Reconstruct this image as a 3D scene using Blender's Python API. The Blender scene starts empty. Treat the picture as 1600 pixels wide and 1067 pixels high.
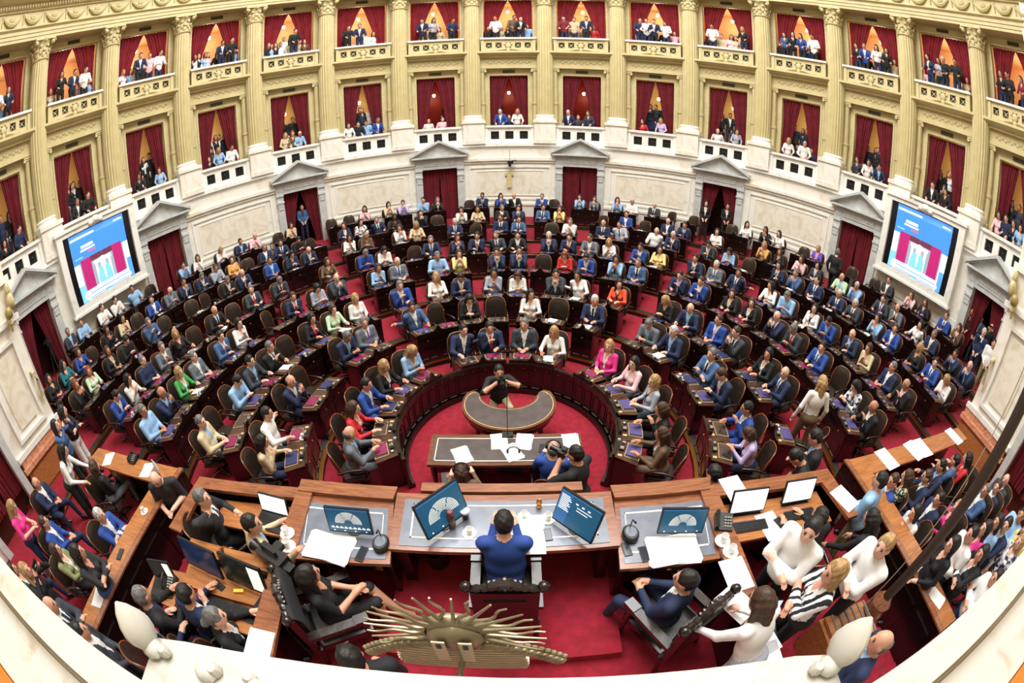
import bpy, math, random
import numpy as np
from mathutils import Matrix, Vector
rnd = random.Random(7)
sc = bpy.context.scene
COL = sc.collection
sin, cos, pi = math.sin, math.cos, math.pi
rad = math.radians
# ---------------------------------------------------------------- camera, world, light, exposure
CAMP = (0.0, -6.067, 5.5)
cd = bpy.data.cameras.new('camera')
cam = bpy.data.objects.new('camera', cd); COL.objects.link(cam)
cd.type = 'PANO'; cd.sensor_fit = 'HORIZONTAL'; cd.sensor_width = 36.0
cd.clip_start = 0.02; cd.clip_end = 200
cd.panorama_type = 'FISHEYE_EQUISOLID'
cd.fisheye_lens = 689.83 / 1600 * 36.0
cd.fisheye_fov = rad(200)
cam.matrix_world = Matrix.Translation(CAMP) @ (Matrix.Rotation(pi/2 - .505, 4, 'X') @ Matrix.Rotation(-.0126, 4, 'Z'))
sc.camera = cam
w = bpy.data.worlds.new('world'); sc.world = w; w.use_nodes = True
w.node_tree.nodes['Background'].inputs[0].default_value = (1, .97, .93, 1)
w.node_tree.nodes['Background'].inputs[1].default_value = .25
def area(name, loc, rot, sx, sy, power, color, shape='RECTANGLE'):
    l = bpy.data.lights.new(name, 'AREA'); l.shape = shape; l.size = sx; l.size_y = sy
    l.energy = power; l.color = color
    o = bpy.data.objects.new(name, l); COL.objects.link(o); o.location = loc; o.rotation_euler = rot
    return o
SKY = area('skylight_glow', (0, 3.5, 19.6), (0, 0, 0), 15, 15, 6500, (.96, .985, 1), 'ELLIPSE')
area('stage_glow_left', (-8, -4.5, 15.5), (0, rad(-28), 0), 3, 3, 190, (1, .98, .96))
area('stage_glow_right', (8, -4.5, 15.5), (0, rad(28), 0), 3, 3, 190, (1, .98, .96))
sc.view_settings.view_transform = 'Standard'; sc.view_settings.look = 'None'
sc.view_settings.exposure = 0.0; sc.view_settings.gamma = 1.0; sc.view_settings.use_curve_mapping = False
try:
    sc.cycles.max_bounces = 5; sc.cycles.diffuse_bounces = 3; sc.cycles.glossy_bounces = 2
    sc.cycles.transmission_bounces = 3; sc.cycles.caustics_reflective = False; sc.cycles.caustics_refractive = False
    sc.cycles.sample_clamp_indirect = 4.0; sc.cycles.use_denoising = True
except Exception: pass
# ---------------------------------------------------------------- helpers
def lin(c): return tuple((x/255/12.92 if x/255 <= .04045 else ((x/255+.055)/1.055)**2.4) for x in c)
MATS = {}
def mat(name, rgb, rough=.6, metal=0.0, rgb2=None, scale=6.0, bump=0.0, kind='noise', emit=0.0, coat=0.0, stretch=(1, 1, 1), detail=4, lo=.35, hi=.65, dist=0.0):
    if name in MATS: return MATS[name]
    m = bpy.data.materials.new(name); m.use_nodes = True
    nt = m.node_tree; b = nt.nodes['Principled BSDF']; L = nt.links.new
    c = lin(rgb) + (1,)
    b.inputs['Base Color'].default_value = c; b.inputs['Roughness'].default_value = rough; b.inputs['Metallic'].default_value = metal
    if coat: b.inputs['Coat Weight'].default_value = coat; b.inputs['Coat Roughness'].default_value = .15
    if emit:
        b.inputs['Emission Color'].default_value = c; b.inputs['Emission Strength'].default_value = emit
    if rgb2 is not None or bump:
        tc = nt.nodes.new('ShaderNodeTexCoord'); mp = nt.nodes.new('ShaderNodeMapping'); mp.inputs['Scale'].default_value = stretch
        L(tc.outputs['Object'], mp.inputs['Vector'])
        if kind == 'wave':
            n = nt.nodes.new('ShaderNodeTexWave'); n.inputs['Scale'].default_value = scale; n.inputs['Distortion'].default_value = dist; n.inputs['Detail'].default_value = detail; fo = n.outputs['Fac']
        elif kind == 'voronoi':
            n = nt.nodes.new('ShaderNodeTexVoronoi'); n.inputs['Scale'].default_value = scale; fo = n.outputs['Distance']
        else:
            n = nt.nodes.new('ShaderNodeTexNoise'); n.inputs['Scale'].default_value = scale; n.inputs['Detail'].default_value = detail; n.inputs['Distortion'].default_value = dist; fo = n.outputs['Fac']
        L(mp.outputs['Vector'], n.inputs['Vector'])
        if rgb2 is not None:
            r = nt.nodes.new('ShaderNodeValToRGB'); r.color_ramp.elements[0].position = lo; r.color_ramp.elements[1].position = hi
            r.color_ramp.elements[0].color = c; r.color_ramp.elements[1].color = lin(rgb2) + (1,)
            L(fo, r.inputs['Fac']); L(r.outputs['Color'], b.inputs['Base Color'])
        if bump:
            bp = nt.nodes.new('ShaderNodeBump'); bp.inputs['Strength'].default_value = bump; bp.inputs['Distance'].default_value = .02
            L(fo, bp.inputs['Height']); L(bp.outputs['Normal'], b.inputs['Normal'])
    MATS[name] = m
    return m
M_OCHRE = mat('ochre_paint', (203, 188, 141), .55, rgb2=(194, 178, 128), scale=2.5)
M_OCHRE2 = mat('ochre_ornament', (186, 169, 118), .5, rgb2=(210, 197, 152), scale=18)
M_MARB = mat('cream_marble', (236, 231, 220), .32, rgb2=(214, 198, 176), scale=1.3, lo=.5, hi=.78, dist=1.6, detail=7)
M_MARBW = mat('white_marble', (240, 237, 230), .35, rgb2=(214, 206, 196), scale=1.7, lo=.5, hi=.8, dist=1.2, detail=6)
M_GREYM = mat('grey_marble', (206, 207, 204), .35, rgb2=(186, 188, 188), scale=3, dist=1.0)
M_REDM = mat('red_marble', (196, 120, 84), .3, rgb2=(222, 170, 138), scale=5, dist=2.5, detail=6)
M_CARPET = mat('red_carpet', (150, 20, 42), .95, rgb2=(126, 15, 33), scale=9, bump=.15, detail=8)
M_RISER = mat('black_rubber', (34, 33, 32), .6)
M_BRASS = mat('brass', (196, 140, 74), .32, 1.0)
M_VELVET = mat('red_velvet', (140, 18, 34), .85, rgb2=(112, 10, 24), scale=3)
M_VELVET2 = mat('dark_velvet', (118, 12, 32), .85, rgb2=(92, 8, 22), scale=3)
M_MAHOG = mat('dark_mahogany', (30, 15, 14), .25, rgb2=(20, 10, 9), scale=4, stretch=(1, 1, 6), coat=.4)
M_MAHOGT = mat('mahogany_top', (80, 50, 36), .3, rgb2=(58, 34, 25), scale=5, stretch=(1, 8, 1), coat=.3)
M_WALNUT = mat('polished_walnut', (150, 94, 64), .25, rgb2=(116, 68, 46), scale=3, stretch=(1, 9, 9), coat=.5, dist=1.2)
M_OAK = mat('honey_oak', (178, 116, 68), .28, rgb2=(148, 90, 50), scale=3, stretch=(1, 8, 8), coat=.4, dist=.8)
M_BLACK = mat('black_plastic', (22, 22, 24), .4)
M_IRON = mat('dark_iron', (40, 38, 38), .5, .4)
M_CHROME = mat('chrome', (200, 200, 205), .15, 1.0)
M_PAPER = mat('white_paper', (246, 246, 248), .8)
M_WHITE = mat('white_paint', (238, 234, 222), .5)
class MB:
    def __init__(s): s.v = []; s.f = []; s.m = []
    def add(s, vs, fs, mi=0, M=None):
        o = len(s.v)
        if M is not None: vs = [tuple(M @ Vector(p)) for p in vs]
        s.v += [tuple(p) for p in vs]
        s.f += [tuple(i + o for i in f) for f in fs]; s.m += [mi] * len(fs)
        return s
    def box(s, x0, x1, y0, y1, z0, z1, mi=0, nx=1, M=None):
        if nx == 1:
            vs = [(x0, y0, z0), (x1, y0, z0), (x1, y1, z0), (x0, y1, z0), (x0, y0, z1), (x1, y0, z1), (x1, y1, z1), (x0, y1, z1)]
            fs = [(0, 3, 2, 1), (4, 5, 6, 7), (0, 1, 5, 4), (1, 2, 6, 5), (2, 3, 7, 6), (3, 0, 4, 7)]
            return s.add(vs, fs, mi, M)
        return s.prof([(y0, z0), (y1, z0), (y1, z1), (y0, z1)], [x0 + (x1 - x0) * i / nx for i in range(nx + 1)], mi, M)
    def prof(s, pr, xs, mi=0, M=None, caps=True):     # closed (y,z) profile extruded along x
        n = len(pr); vs = [(x, y, z) for x in xs for y, z in pr]; fs = []
        for i in range(len(xs) - 1):
            for j in range(n):
                k = (j + 1) % n; fs.append((i*n + j, i*n + k, (i+1)*n + k, (i+1)*n + j))
        if caps: fs += [tuple(range(n))[::-1], tuple((len(xs)-1)*n + j for j in range(n))]
        return s.add(vs, fs, mi, M)
    def poly(s, pts, z0, z1, mi=0, M=None):           # xy polygon (ccw) extruded in z
        n = len(pts); vs = [(x, y, z0) for x, y in pts] + [(x, y, z1) for x, y in pts]
        fs = [tuple(range(n))[::-1], tuple(range(n, 2*n))] + [(i, (i+1) % n, n + (i+1) % n, n + i) for i in range(n)]
        return s.add(vs, fs, mi, M)
    def lathe(s, pr, seg=16, mi=0, M=None, fl=None):  # (r,z) profile round z
        vs = []; fs = []; n = len(pr)
        for r, z in pr:
            for i in range(seg):
                a = 2*pi*i/seg; q = r*(fl(i) if fl else 1); vs.append((q*cos(a), q*sin(a), z))
        for j in range(n - 1):
            for i in range(seg):
                k = (i + 1) % seg; fs.append((j*seg + i, j*seg + k, (j+1)*seg + k, (j+1)*seg + i))
        fs.append(tuple(range(seg))[::-1]); fs.append(tuple((n-1)*seg + i for i in range(seg)))
        return s.add(vs, fs, mi, M)
    def tube(s, pts, r, sd=8, mi=0, M=None, closed=False):
        P = [Vector(p) for p in pts]; n = len(P); rs = r if isinstance(r, (list, tuple)) else [r]*n
        vs = []; fs = []; up = Vector((0, 0, 1))
        for i, p in enumerate(P):
            a = P[(i-1) % n] if (closed or i > 0) else P[i]; b = P[(i+1) % n] if (closed or i < n-1) else P[i]
            t = (b - a)
            t = t.normalized() if t.length > 1e-9 else Vector((0, 0, 1))
            u = t.cross(up)
            if u.length < .05: u = t.cross(Vector((0, 1, 0)))
            u.normalize(); q = u.cross(t)
            for j in range(sd):
                g = 2*pi*j/sd; vs.append(tuple(p + rs[i]*(cos(g)*u + sin(g)*q)))
        for i in range(n if closed else n - 1):
            for j in range(sd):
                k = (j+1) % sd; i2 = (i+1) % n
                fs.append((i*sd + j, i*sd + k, i2*sd + k, i2*sd + j))
        if not closed: fs += [tuple(range(sd)), tuple((n-1)*sd + j for j in range(sd))[::-1]]
        return s.add(vs, fs, mi, M)
    def ell(s, c, r, seg=10, rings=6, mi=0, M=None):
        vs = [(c[0], c[1], c[2] - r[2])]; fs = []
        for j in range(1, rings):
            t = -pi/2 + pi*j/rings
            for i in range(seg):
                a = 2*pi*i/seg; vs.append((c[0] + r[0]*cos(t)*cos(a), c[1] + r[1]*cos(t)*sin(a), c[2] + r[2]*sin(t)))
        vs.append((c[0], c[1], c[2] + r[2])); T = len(vs) - 1
        for i in range(seg):
            k = (i+1) % seg; fs.append((0, 1+k, 1+i)); fs.append((T, 1+(rings-2)*seg+i, 1+(rings-2)*seg+k))
            for j in range(rings - 2): fs.append((1+j*seg+i, 1+j*seg+k, 1+(j+1)*seg+k, 1+(j+1)*seg+i))
        return s.add(vs, fs, mi, M)
    def grid(s, fn, nu, nv, mi=0, M=None):
        vs = [fn(i/nu, j/nv) for j in range(nv+1) for i in range(nu+1)]
        fs = [(j*(nu+1)+i, j*(nu+1)+i+1, (j+1)*(nu+1)+i+1, (j+1)*(nu+1)+i) for j in range(nv) for i in range(nu)]
        return s.add(vs, fs, mi, M)
    def arc(s, pr, a0, a1, n, mi=0, closed=True, cx=0, cy=0):   # (r,z) profile swept round the hall, degrees clockwise from +y
        vs = []; fs = []; k = len(pr)
        for i in range(n+1):
            a = rad(a0 + (a1-a0)*i/n)
            vs += [(cx + r*sin(a), cy + r*cos(a), z) for r, z in pr]
        for i in range(n):
            for j in range(k if closed else k-1):
                l = (j+1) % k; fs.append((i*k+j, i*k+l, (i+1)*k+l, (i+1)*k+j))
        if closed: fs += [tuple(range(k)), tuple(n*k+j for j in range(k))[::-1]]
        return s.add(vs, fs, mi)
    def bend(s, R0, rref):                             # x -> arc length at R0, y = radius; origin moved to radius rref
        s.v = [(y*sin(x/R0), y*cos(x/R0) - rref, z) for x, y, z in s.v]
        return s
    def mesh(s, name, mats, smooth=True, ang=35):
        me = bpy.data.meshes.new(name); me.from_pydata(s.v, [], s.f)
        for m in (mats if isinstance(mats, (list, tuple)) else [mats]): me.materials.append(m)
        if len(me.polygons):
            me.polygons.foreach_set('material_index', s.m)
        me.validate(); me.update()
        import bmesh
        bm = bmesh.new(); bm.from_mesh(me); bmesh.ops.recalc_face_normals(bm, faces=bm.faces); bm.to_mesh(me); bm.free()
        if smooth:
            me.shade_smooth(); me.set_sharp_from_angle(angle=rad(ang))
        return me
def link(name, data, parent=None, loc=(0, 0, 0), rz=0.0, M=None):
    o = bpy.data.objects.new(name, data); COL.objects.link(o)
    if parent is not None: o.parent = parent
    if M is not None: o.matrix_basis = M
    else:
        o.location = loc; o.rotation_euler = (0, 0, rz)
    return o
def tag(o, label=None, cat=None, group=None, kind=None):
    if label: o['label'] = label
    if cat: o['category'] = cat
    if group: o['group'] = group
    if kind: o['kind'] = kind
    return o
def empty(name, loc=(0, 0, 0), rz=0.0): return link(name, None, None, loc, rz)
def pol(a, r, z=0.0, cx=0.0, cy=0.0): return (cx + r*sin(rad(a)), cy + r*cos(rad(a)), z)
ORD = ['zeroth', 'first', 'second', 'third', 'fourth', 'fifth', 'sixth', 'seventh', 'eighth', 'ninth', 'tenth', 'eleventh', 'twelfth', 'thirteenth', 'fourteenth', 'fifteenth', 'sixteenth', 'seventeenth', 'eighteenth', 'nineteenth', 'twentieth']
def ordw(n):
    if n <= 20: return ORD[n]
    t = {2: 'twenty', 3: 'thirty', 4: 'forty', 5: 'fifty'}[n // 10]
    return t + '-' + ORD[n % 10] if n % 10 else {'twenty': 'twentieth', 'thirty': 'thirtieth', 'forty': 'fortieth', 'fifty': 'fiftieth'}[t]
def box8(q, z0, z1): return q, z0, z1
# ---------------------------------------------------------------- setting: floor tiers
PH = 12.777                                   # degrees per bay
RC, CX, CY = [2.62, 4.15, 5.4, 7.0, 8.45, 10.25, 11.75, 13.8], -.1, -.2
ZR = [max(0, .9*(r-2.6)/11.3) for r in RC]
fl = empty('floor'); tag(fl, 'red carpeted stepped floor of the assembly hall', None, None, 'structure')
b = MB(); b.poly([(4.6*sin(rad(a)), 4.6*cos(rad(a)) - 1.5) for a in range(0, -360, -10)], -.12, 0)
link('carpet', b.mesh('floor_front', M_CARPET), fl)
for k in range(1, 8):
    ri = RC[k] - .74; ro = (RC[k+1] - .6) if k < 7 else 15.0
    z = ZR[k]; a1 = 128 if k < 6 else 112
    b = MB(); b.arc([(ri, z - .3), (ro, z - .3), (ro, z), (ri, z)], -a1, a1, 72, 0, True, CX, CY); link('carpet', b.mesh('tier', M_CARPET), fl)
    b = MB(); b.arc([(ri - .012, ZR[k-1] - .02), (ri, ZR[k-1] - .02), (ri, z - .015), (ri - .012, z - .015)], -a1, a1, 72, 0, True, CX, CY); link('riser', b.mesh('riser', M_RISER), fl)
    b = MB(); b.arc([(ri - .03, z - .02), (ri + .05, z - .02), (ri + .05, z + .006), (ri - .03, z + .006)], -a1, a1, 72, 0, True, CX, CY); link('nosing', b.mesh('nosing', M_BRASS), fl)
    b = MB(); b.arc([(ri + .05, z - .01), (ri + .19, z - .01), (ri + .19, z + .004), (ri + .05, z + .004)], -a1, a1, 72, 0, True, CX, CY); link('tread_strip', b.mesh('strip', M_RISER), fl)
b = MB(); b.box(-14, -4.45, -6.4, -2.4, -.2, .56); b.box(4.45, 14, -6.4, -2.4, -.2, .56); link('carpet', b.mesh('aides_floor', M_CARPET), fl)
# dais
da = empty('dais', (0, -3.0, 0)); tag(da, 'raised red carpeted platform under the presiding desks', 'platform')
def dpart(name, b, m, **k): return link(name, b.mesh(name, m, **k), da, (0, 3.0, 0))
b = MB(); b.poly([(-4.1, -6.38), (4.1, -6.38), (4.1, -3.0), (2.3, -2.95), (-2.4, -2.95), (-4.1, -3.0)], 0, 1.12); dpart('platform', b, M_CARPET)
b = MB(); b.box(-1.28, 1.03, -4.62, -3.0, 1.12, 1.26); dpart('upper_step', b, M_CARPET)
b = MB(); b.box(-4.2, 4.2, -2.98, -2.93, 0, 1.1)
for i in range(12): b.box(-4.1 + i*.69, -3.6 + i*.69, -2.94, -2.91, .15, .95)
b.box(-4.13, -4.09, -6.3, -2.95, .0, 1.1); b.box(4.09, 4.13, -6.3, -2.95, 0, 1.1); dpart('front_panelling', b, M_MAHOG)
# ---------------------------------------------------------------- hemicycle wall
RL, RU = 14.45, 15.15
BW = rad(PH)*RL                                # arc length of a bay at RL
wb = empty('wall_back', (0, 14.5, 0)); tag(wb, 'curved marble and ochre wall of galleries round the hall', None, None, 'structure')
WI = Matrix.Translation((0, -14.5, 0))
def wallpart(name, me, a, r, z=0): return link(name, me, wb, M=WI @ Matrix.Translation(pol(a, r, z)) @ Matrix.Rotation(-rad(a), 4, 'Z'))
def mesh_b(b, R0, rref, name, m, **k): b.bend(R0, rref); return b.mesh(name, m, **k)
# lower wall: panel bay, door bay, screen bay
def frame(b, x0, x1, z0, z1, y, t, d, nx=8, mi=0):     # raised moulding round a rectangle, facing -y
    b.box(x0, x1, y - d, y, z1 - t, z1, mi, nx); b.box(x0, x1, y - d, y, z0, z0 + t, mi, nx)
    b.box(x0, x0 + t, y - d, y, z0 + t, z1 - t, mi); b.box(x1 - t, x1, y - d, y, z0 + t, z1 - t, mi)
HP = BW - 1.13
b = MB(); b.box(-HP, HP, RL, RL + .3, -.2, 4.45, 0, 12)
b.box(-HP, HP, RL - .05, RL, .3, 1.45, 0, 12); b.box(-HP, HP, RL - .09, RL, 1.45, 1.56, 0, 12); b.box(-HP, HP, RL - .03, RL, 1.56, 1.8, 0, 12)
b.box(-HP, HP, RL - .14, RL, 3.62, 3.74, 0, 12); b.box(-HP, HP, RL - .07, RL, 3.5, 3.62, 0, 12)
ME_LP = mesh_b(b, RL, RL, 'wall_panel_bay', M_MARB)
b = MB(); frame(b, -HP + .22, HP - .22, 1.72, 3.34, RL, .07, .05); frame(b, -HP + .5, HP - .5, 1.92, 3.14, RL, .04, .03)
ME_PF = mesh_b(b, RL, RL, 'panel_moulding', M_MARBW)
b = MB(); b.box(-HP + .54, HP - .54, RL - .012, RL, 1.96, 3.1, 0, 8); ME_PI = mesh_b(b, RL, RL, 'inset', mat('pale_marble', (236, 228, 212), .3, rgb2=(214, 198, 172), scale=1.5, lo=.45, hi=.75, dist=2.2, detail=7))
b = MB(); b.box(-1.14, -.8, RL, RL + .3, -.2, 4.45, 0, 2); b.box(.8, 1.14, RL, RL + .3, -.2, 4.45, 0, 2); b.box(-.8, .8, RL, RL + .3, 3.38, 4.45, 0, 6)
ME_LD = mesh_b(b, RL, RL, 'wall_door_bay', M_MARB)
b = MB(); b.box(-HP, HP, RL, RL + .3, -.2, 4.45, 0, 12); b.box(-HP, HP, RL - .05, RL, .3, 1.3, 0, 12); b.box(-HP, HP, RL - .09, RL, 1.3, 1.4, 0, 12); b.box(-HP, HP, RL - .03, RL, 1.5, 1.95, 0, 12)
ME_LS = mesh_b(b, RL, RL, 'wall_screen_bay', M_MARB)
# door surround
b = MB(); b.box(-1.12, -.8, RL - .1, RL + .02, .3, 3.9); b.box(.8, 1.12, RL - .1, RL + .02, .3, 3.9); b.box(-.8, .8, RL - .08, RL + .02, 3.36, 3.9, 0, 4)
for sx in (-1, 1):
    b.box(sx*.96 - .13, sx*.96 + .13, RL - .14, RL - .1, 2.86, 3.0); b.box(sx*.96 - .17, sx*.96 + .17, RL - .17, RL - .1, 3.0, 3.08); b.box(sx*.96 - .11, sx*.96 + .11, RL - .13, RL - .1, 2.72, 2.86)
    b.box(sx*.96 - .17, sx*.96 + .17, RL - .15, RL - .1, 3.3, 3.36); b.box(sx*.96 - .15, sx*.96 + .15, RL - .13, RL - .1, .3, .6)
    b.box(sx*.96 - .09, sx*.96 + .09, RL - .12, RL - .1, 3.52, 3.74)
b.box(-.72, .72, RL - .11, RL - .08, 3.52, 3.76, 0, 4)
for i in range(13): b.ell((-.62 + i*.104, RL - .115, 3.64), (.04, .015, .07), 6, 4)
ME_DS = mesh_b(b, RL, RL, 'door_surround', M_GREYM)
b = MB(); b.box(-1.3, 1.3, RL - .34, RL + .02, 3.9, 3.98, 0, 6); b.box(-1.24, 1.24, RL - .26, RL + .02, 3.86, 3.9, 0, 6)
xs = [-1.34 + 2.68*i/12 for i in range(13)]
pz = lambda x: 3.98 + .64*(1 - abs(x)/1.34)
for i in range(12):
    x0, x1 = xs[i], xs[i+1]
    for (d, lo, hi) in ((.38, .0, .1), (.3, -.06, .0)):
        vs = [(x0, RL - d, pz(x0) + lo), (x1, RL - d, pz(x1) + lo), (x1, RL - d, pz(x1) + hi), (x0, RL - d, pz(x0) + hi), (x0, RL, pz(x0) + lo), (x1, RL, pz(x1) + lo), (x1, RL, pz(x1) + hi), (x0, RL, pz(x0) + hi)]
        b.add(vs, [(0, 1, 2, 3), (4, 7, 6, 5), (3, 2, 6, 7), (0, 4, 5, 1), (0, 3, 7, 4), (1, 5, 6, 2)])
    zz0, zz1 = max(3.98, pz(x0) - .05), max(3.98, pz(x1) - .05)
    b.add([(x0, RL - .14, 3.97), (x1, RL - .14, 3.97), (x1, RL - .14, zz1), (x0, RL - .14, zz0)], [(0, 1, 2, 3)])
ME_PED = mesh_b(b, RL, RL, 'pediment', M_GREYM)
# curtains
def curtain_mesh(name, w0, z0, z1, m, op, side, hang=False, folds=7):
    b = MB(); s = -1 if side == 'l' else 1
    def fn(u, v):
        z = z1 - (z1 - z0)*v
        xi = w0*(1 - op*min(1, v*1.12)**.85) if not hang else w0*(1 - .06*v)   # free edge distance from jamb
        x = -s*0 + s*(w0 - xi*u)
        y = .05*sin(u*folds*2*pi + v*1.5) + .02*sin(u*31 + v*4)
        return (x, y*(1 - .3*v), z)
    b.grid(fn, folds*5, 14)
    return b.mesh(name, m, True, 180)
def curtain(label, a, r, meshes, grp):
    t = tag(empty('curtain', pol(a, r, meshes[2]), -rad(a)), label, 'curtain', grp)
    for me in meshes[:2]: link('curtain_panel', me, t, (0, 0, -meshes[2]))
    return t
CU_U = (curtain_mesh('cu_l', 1.1, 9.0, 11.82, M_VELVET, .82, 'l'), curtain_mesh('cu_r', 1.1, 9.0, 11.82, M_VELVET, .82, 'r'), 9.0)
CU_L = (curtain_mesh('cl_l', .86, 4.6, 7.74, M_VELVET2, .66, 'l'), curtain_mesh('cl_r', .86, 4.6, 7.74, M_VELVET2, .66, 'r'), 4.6)
CU_D = (curtain_mesh('cd_l', .8, .9, 3.4, M_VELVET2, 0, 'l', True), curtain_mesh('cd_r', .8, .9, 3.4, M_VELVET2, 0, 'r', True), .9)
CU_O = (curtain_mesh('co_l', .8, .9, 3.4, M_VELVET2, .62, 'l'), curtain_mesh('co_r', .8, .9, 3.4, M_VELVET2, .62, 'r'), .9)
# upper wall bay (ochre) with two openings
R0U = 14.8; HB = rad(PH)*R0U/2
b = MB(); y0, y1 = RU, RU + .25
for s in (-1, 1):
    x0, x1 = sorted((s*.86, s*HB)); b.box(x0, x1, y0, y1, 4.3, 7.78, 0, 3)
    x0, x1 = sorted((s*1.12, s*HB)); b.box(x0, x1, y0, y1, 7.78, 12.2, 0, 3)
b.box(-1.12, 1.12, y0, y1, 7.78, 9.0, 0, 6); b.box(-1.12, 1.12, y0, y1, 11.84, 12.2, 0, 6)
ME_UW = mesh_b(b, R0U, R0U, 'upper_wall', M_OCHRE)
b = MB(); frame(b, -1.2, 1.2, 8.9, 11.92, RU, .08, .03); ME_UF = mesh_b(b, R0U, R0U, 'opening_trim', M_OCHRE2)
b = MB(); frame(b, -.93, .93, 4.5, 7.85, RU, .07, .03); ME_LF = mesh_b(b, R0U, R0U, 'opening_trim_low', M_OCHRE2)
# little ionic columns + frieze under the upper balcony
b = MB(); b.lathe([(.17, 5.3), (.17, 5.42), (.13, 5.46), (.135, 6.3), (.16, 6.32), (.16, 6.4), (.125, 6.42), (.11, 7.95), (.14, 7.98), (.14, 8.02)], 14)
b.box(-.19, .19, -.14, .14, 8.04, 8.12)
for s in (-1, 1): b.tube([(s*.15, -.13, 7.99), (s*.15, .13, 7.99)], .06, 10)
ME_IO = b.mesh('ionic_column', M_OCHRE)
b = MB(); b.box(-1.42, 1.42, 14.86, RU + .02, 8.12, 8.24, 0, 6); b.box(-1.36, 1.36, 14.92, RU + .02, 8.24, 8.66, 0, 6); b.box(-1.5, 1.5, 14.78, RU + .02, 8.66, 8.76, 0, 6)
for i in range(15): b.ell((-.98 + i*.14, 14.91, 8.44 + .03*(-1)**i), (.08, .025, .07), 7, 4)
ME_FR = mesh_b(b, R0U, R0U, 'frieze', M_OCHRE)
# pedestal under the big columns and ledge
b = MB(); b.box(-.5, .5, 14.32, 15.2, 4.44, 5.42); b.box(-.55, .55, 14.27, 15.2, 5.42, 5.56); b.box(-.53, .53, 14.28, 15.2, 4.44, 4.62)
ME_PDS = b.bend(R0U, R0U).mesh('pedestal', M_MARB)
b = MB(); b.box(-BW/2, BW/2, RL - .1, 15.2, 4.3, 4.44, 0, 6); b.box(-BW/2, BW/2, RL - .02, RL + .1, 4.2, 4.3, 0, 6); ME_LG = mesh_b(b, RL, RL, 'ledge', M_MARBW)
# lower marble balustrade
def pierced(b, x0, x1, y0, y1, z0, z1, n, sq, mi=0):
    cw = (x1 - x0)/n; zc = (z0 + z1)/2
    b.box(x0, x1, y0, y1, zc + sq/2, z1, mi, 6); b.box(x0, x1, y0, y1, z0, zc - sq/2, mi, 6)
    cs = [x0 + cw*(i + .5) for i in range(n)]; e = [x0] + sum([[c - sq/2, c + sq/2] for c in cs], []) + [x1]
    for i in range(0, len(e), 2): b.box(e[i], e[i+1], y0, y1, zc - sq/2, zc + sq/2, mi)
    return cs, zc
b = MB(); csL, zcL = pierced(b, -1.0, 1.0, 14.56, 14.7, 4.44, 5.2, 3, .38); b.box(-1.14, -1.0, 14.5, 14.76, 4.44, 5.2); b.box(1.0, 1.14, 14.5, 14.76, 4.44, 5.2)
b.box(-1.2, -1.14, 14.6, 15.1, 4.44, 5.2); b.box(1.14, 1.2, 14.6, 15.1, 4.44, 5.2)
ME_BL = mesh_b(b, R0U, R0U, 'baluster_panel', M_MARBW)
b = MB(); b.box(-1.2, 1.2, 14.46, 14.8, 5.2, 5.3, 0, 6); ME_BLR = mesh_b(b, R0U, R0U, 'handrail', M_MARBW)
b = MB(); b.box(-.2, .2, .02, .04, -.2, .2, 0)
for i in range(4): b.tube([(.18*cos(i*pi/4), 0, .18*sin(i*pi/4)), (-.18*cos(i*pi/4), 0, -.18*sin(i*pi/4))], .012, 5, 1)
b.ell((0, 0, 0), (.05, .03, .05), 8, 5, 1)
ME_GR = b.mesh('grille', [M_BLACK, M_IRON])
# upper balcony
b = MB(); csU, zcU = pierced(b, -1.1, 1.1, 14.62, 14.72, 8.95, 9.56, 5, .27); b.box(-1.24, -1.1, 14.58, 14.76, 8.95, 9.56); b.box(1.1, 1.24, 14.58, 14.76, 8.95, 9.56)
b.box(-1.24, -1.16, 14.72, 15.15, 8.95, 9.56); b.box(1.16, 1.24, 14.72, 15.15, 8.95, 9.56)
ME_BU = mesh_b(b, R0U, R0U, 'balcony_panel', M_OCHRE)
b = MB(); b.box(-1.28, 1.28, 14.52, 14.8, 9.56, 9.64, 0, 6); ME_BUR = mesh_b(b, R0U, R0U, 'balcony_rail', M_WHITE)
b = MB(); b.prof([(15.15, 8.72), (14.8, 8.72), (14.66, 8.8), (14.5, 8.86), (14.5, 8.95), (15.15, 8.95)], [-1.5 + .375*i for i in range(9)]); ME_BUL = mesh_b(b, R0U, R0U, 'balcony_ledge', M_OCHRE)
b = MB(); b.ell((0, 14.6, 9.22), (.13, .07, .16), 10, 6); b.ell((0, 14.58, 9.02), (.1, .06, .1), 8, 5)
for s in (-1, 1):
    b.tube([(s*.1, 14.6, 9.06), (s*.35, 14.6, 9.03), (s*.6, 14.61, 8.98), (s*.8, 14.61, 9.0)], [.05, .04, .03, .015], 6); b.ell((s*.15, 14.6, 9.32), (.06, .04, .05), 7, 4)
ME_CAR = mesh_b(b, R0U, R0U, 'cartouche', M_OCHRE2)
b = MB(); b.box(-.14, .14, .02, .04, -.14, .14, 0)
for s in (-1, 1): b.tube([(-.13, 0, -.13*s), (.13, 0, .13*s)], .012, 5, 1)
b.ell((0, 0, 0), (.035, .02, .035), 8, 5, 1)
ME_GRU = b.mesh('grille_small', [M_BLACK, M_OCHRE2])
# vents
b = MB(); b.box(-.28, .28, -.03, 0, -.07, .07, 0)
for i in range(9): b.box(-.25 + i*.06, -.22 + i*.06, -.045, -.03, -.055, .055, 1)
ME_VENT = b.mesh('vent', [M_BLACK, mat('bronze', (92, 84, 52), .5, .3)])
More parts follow.
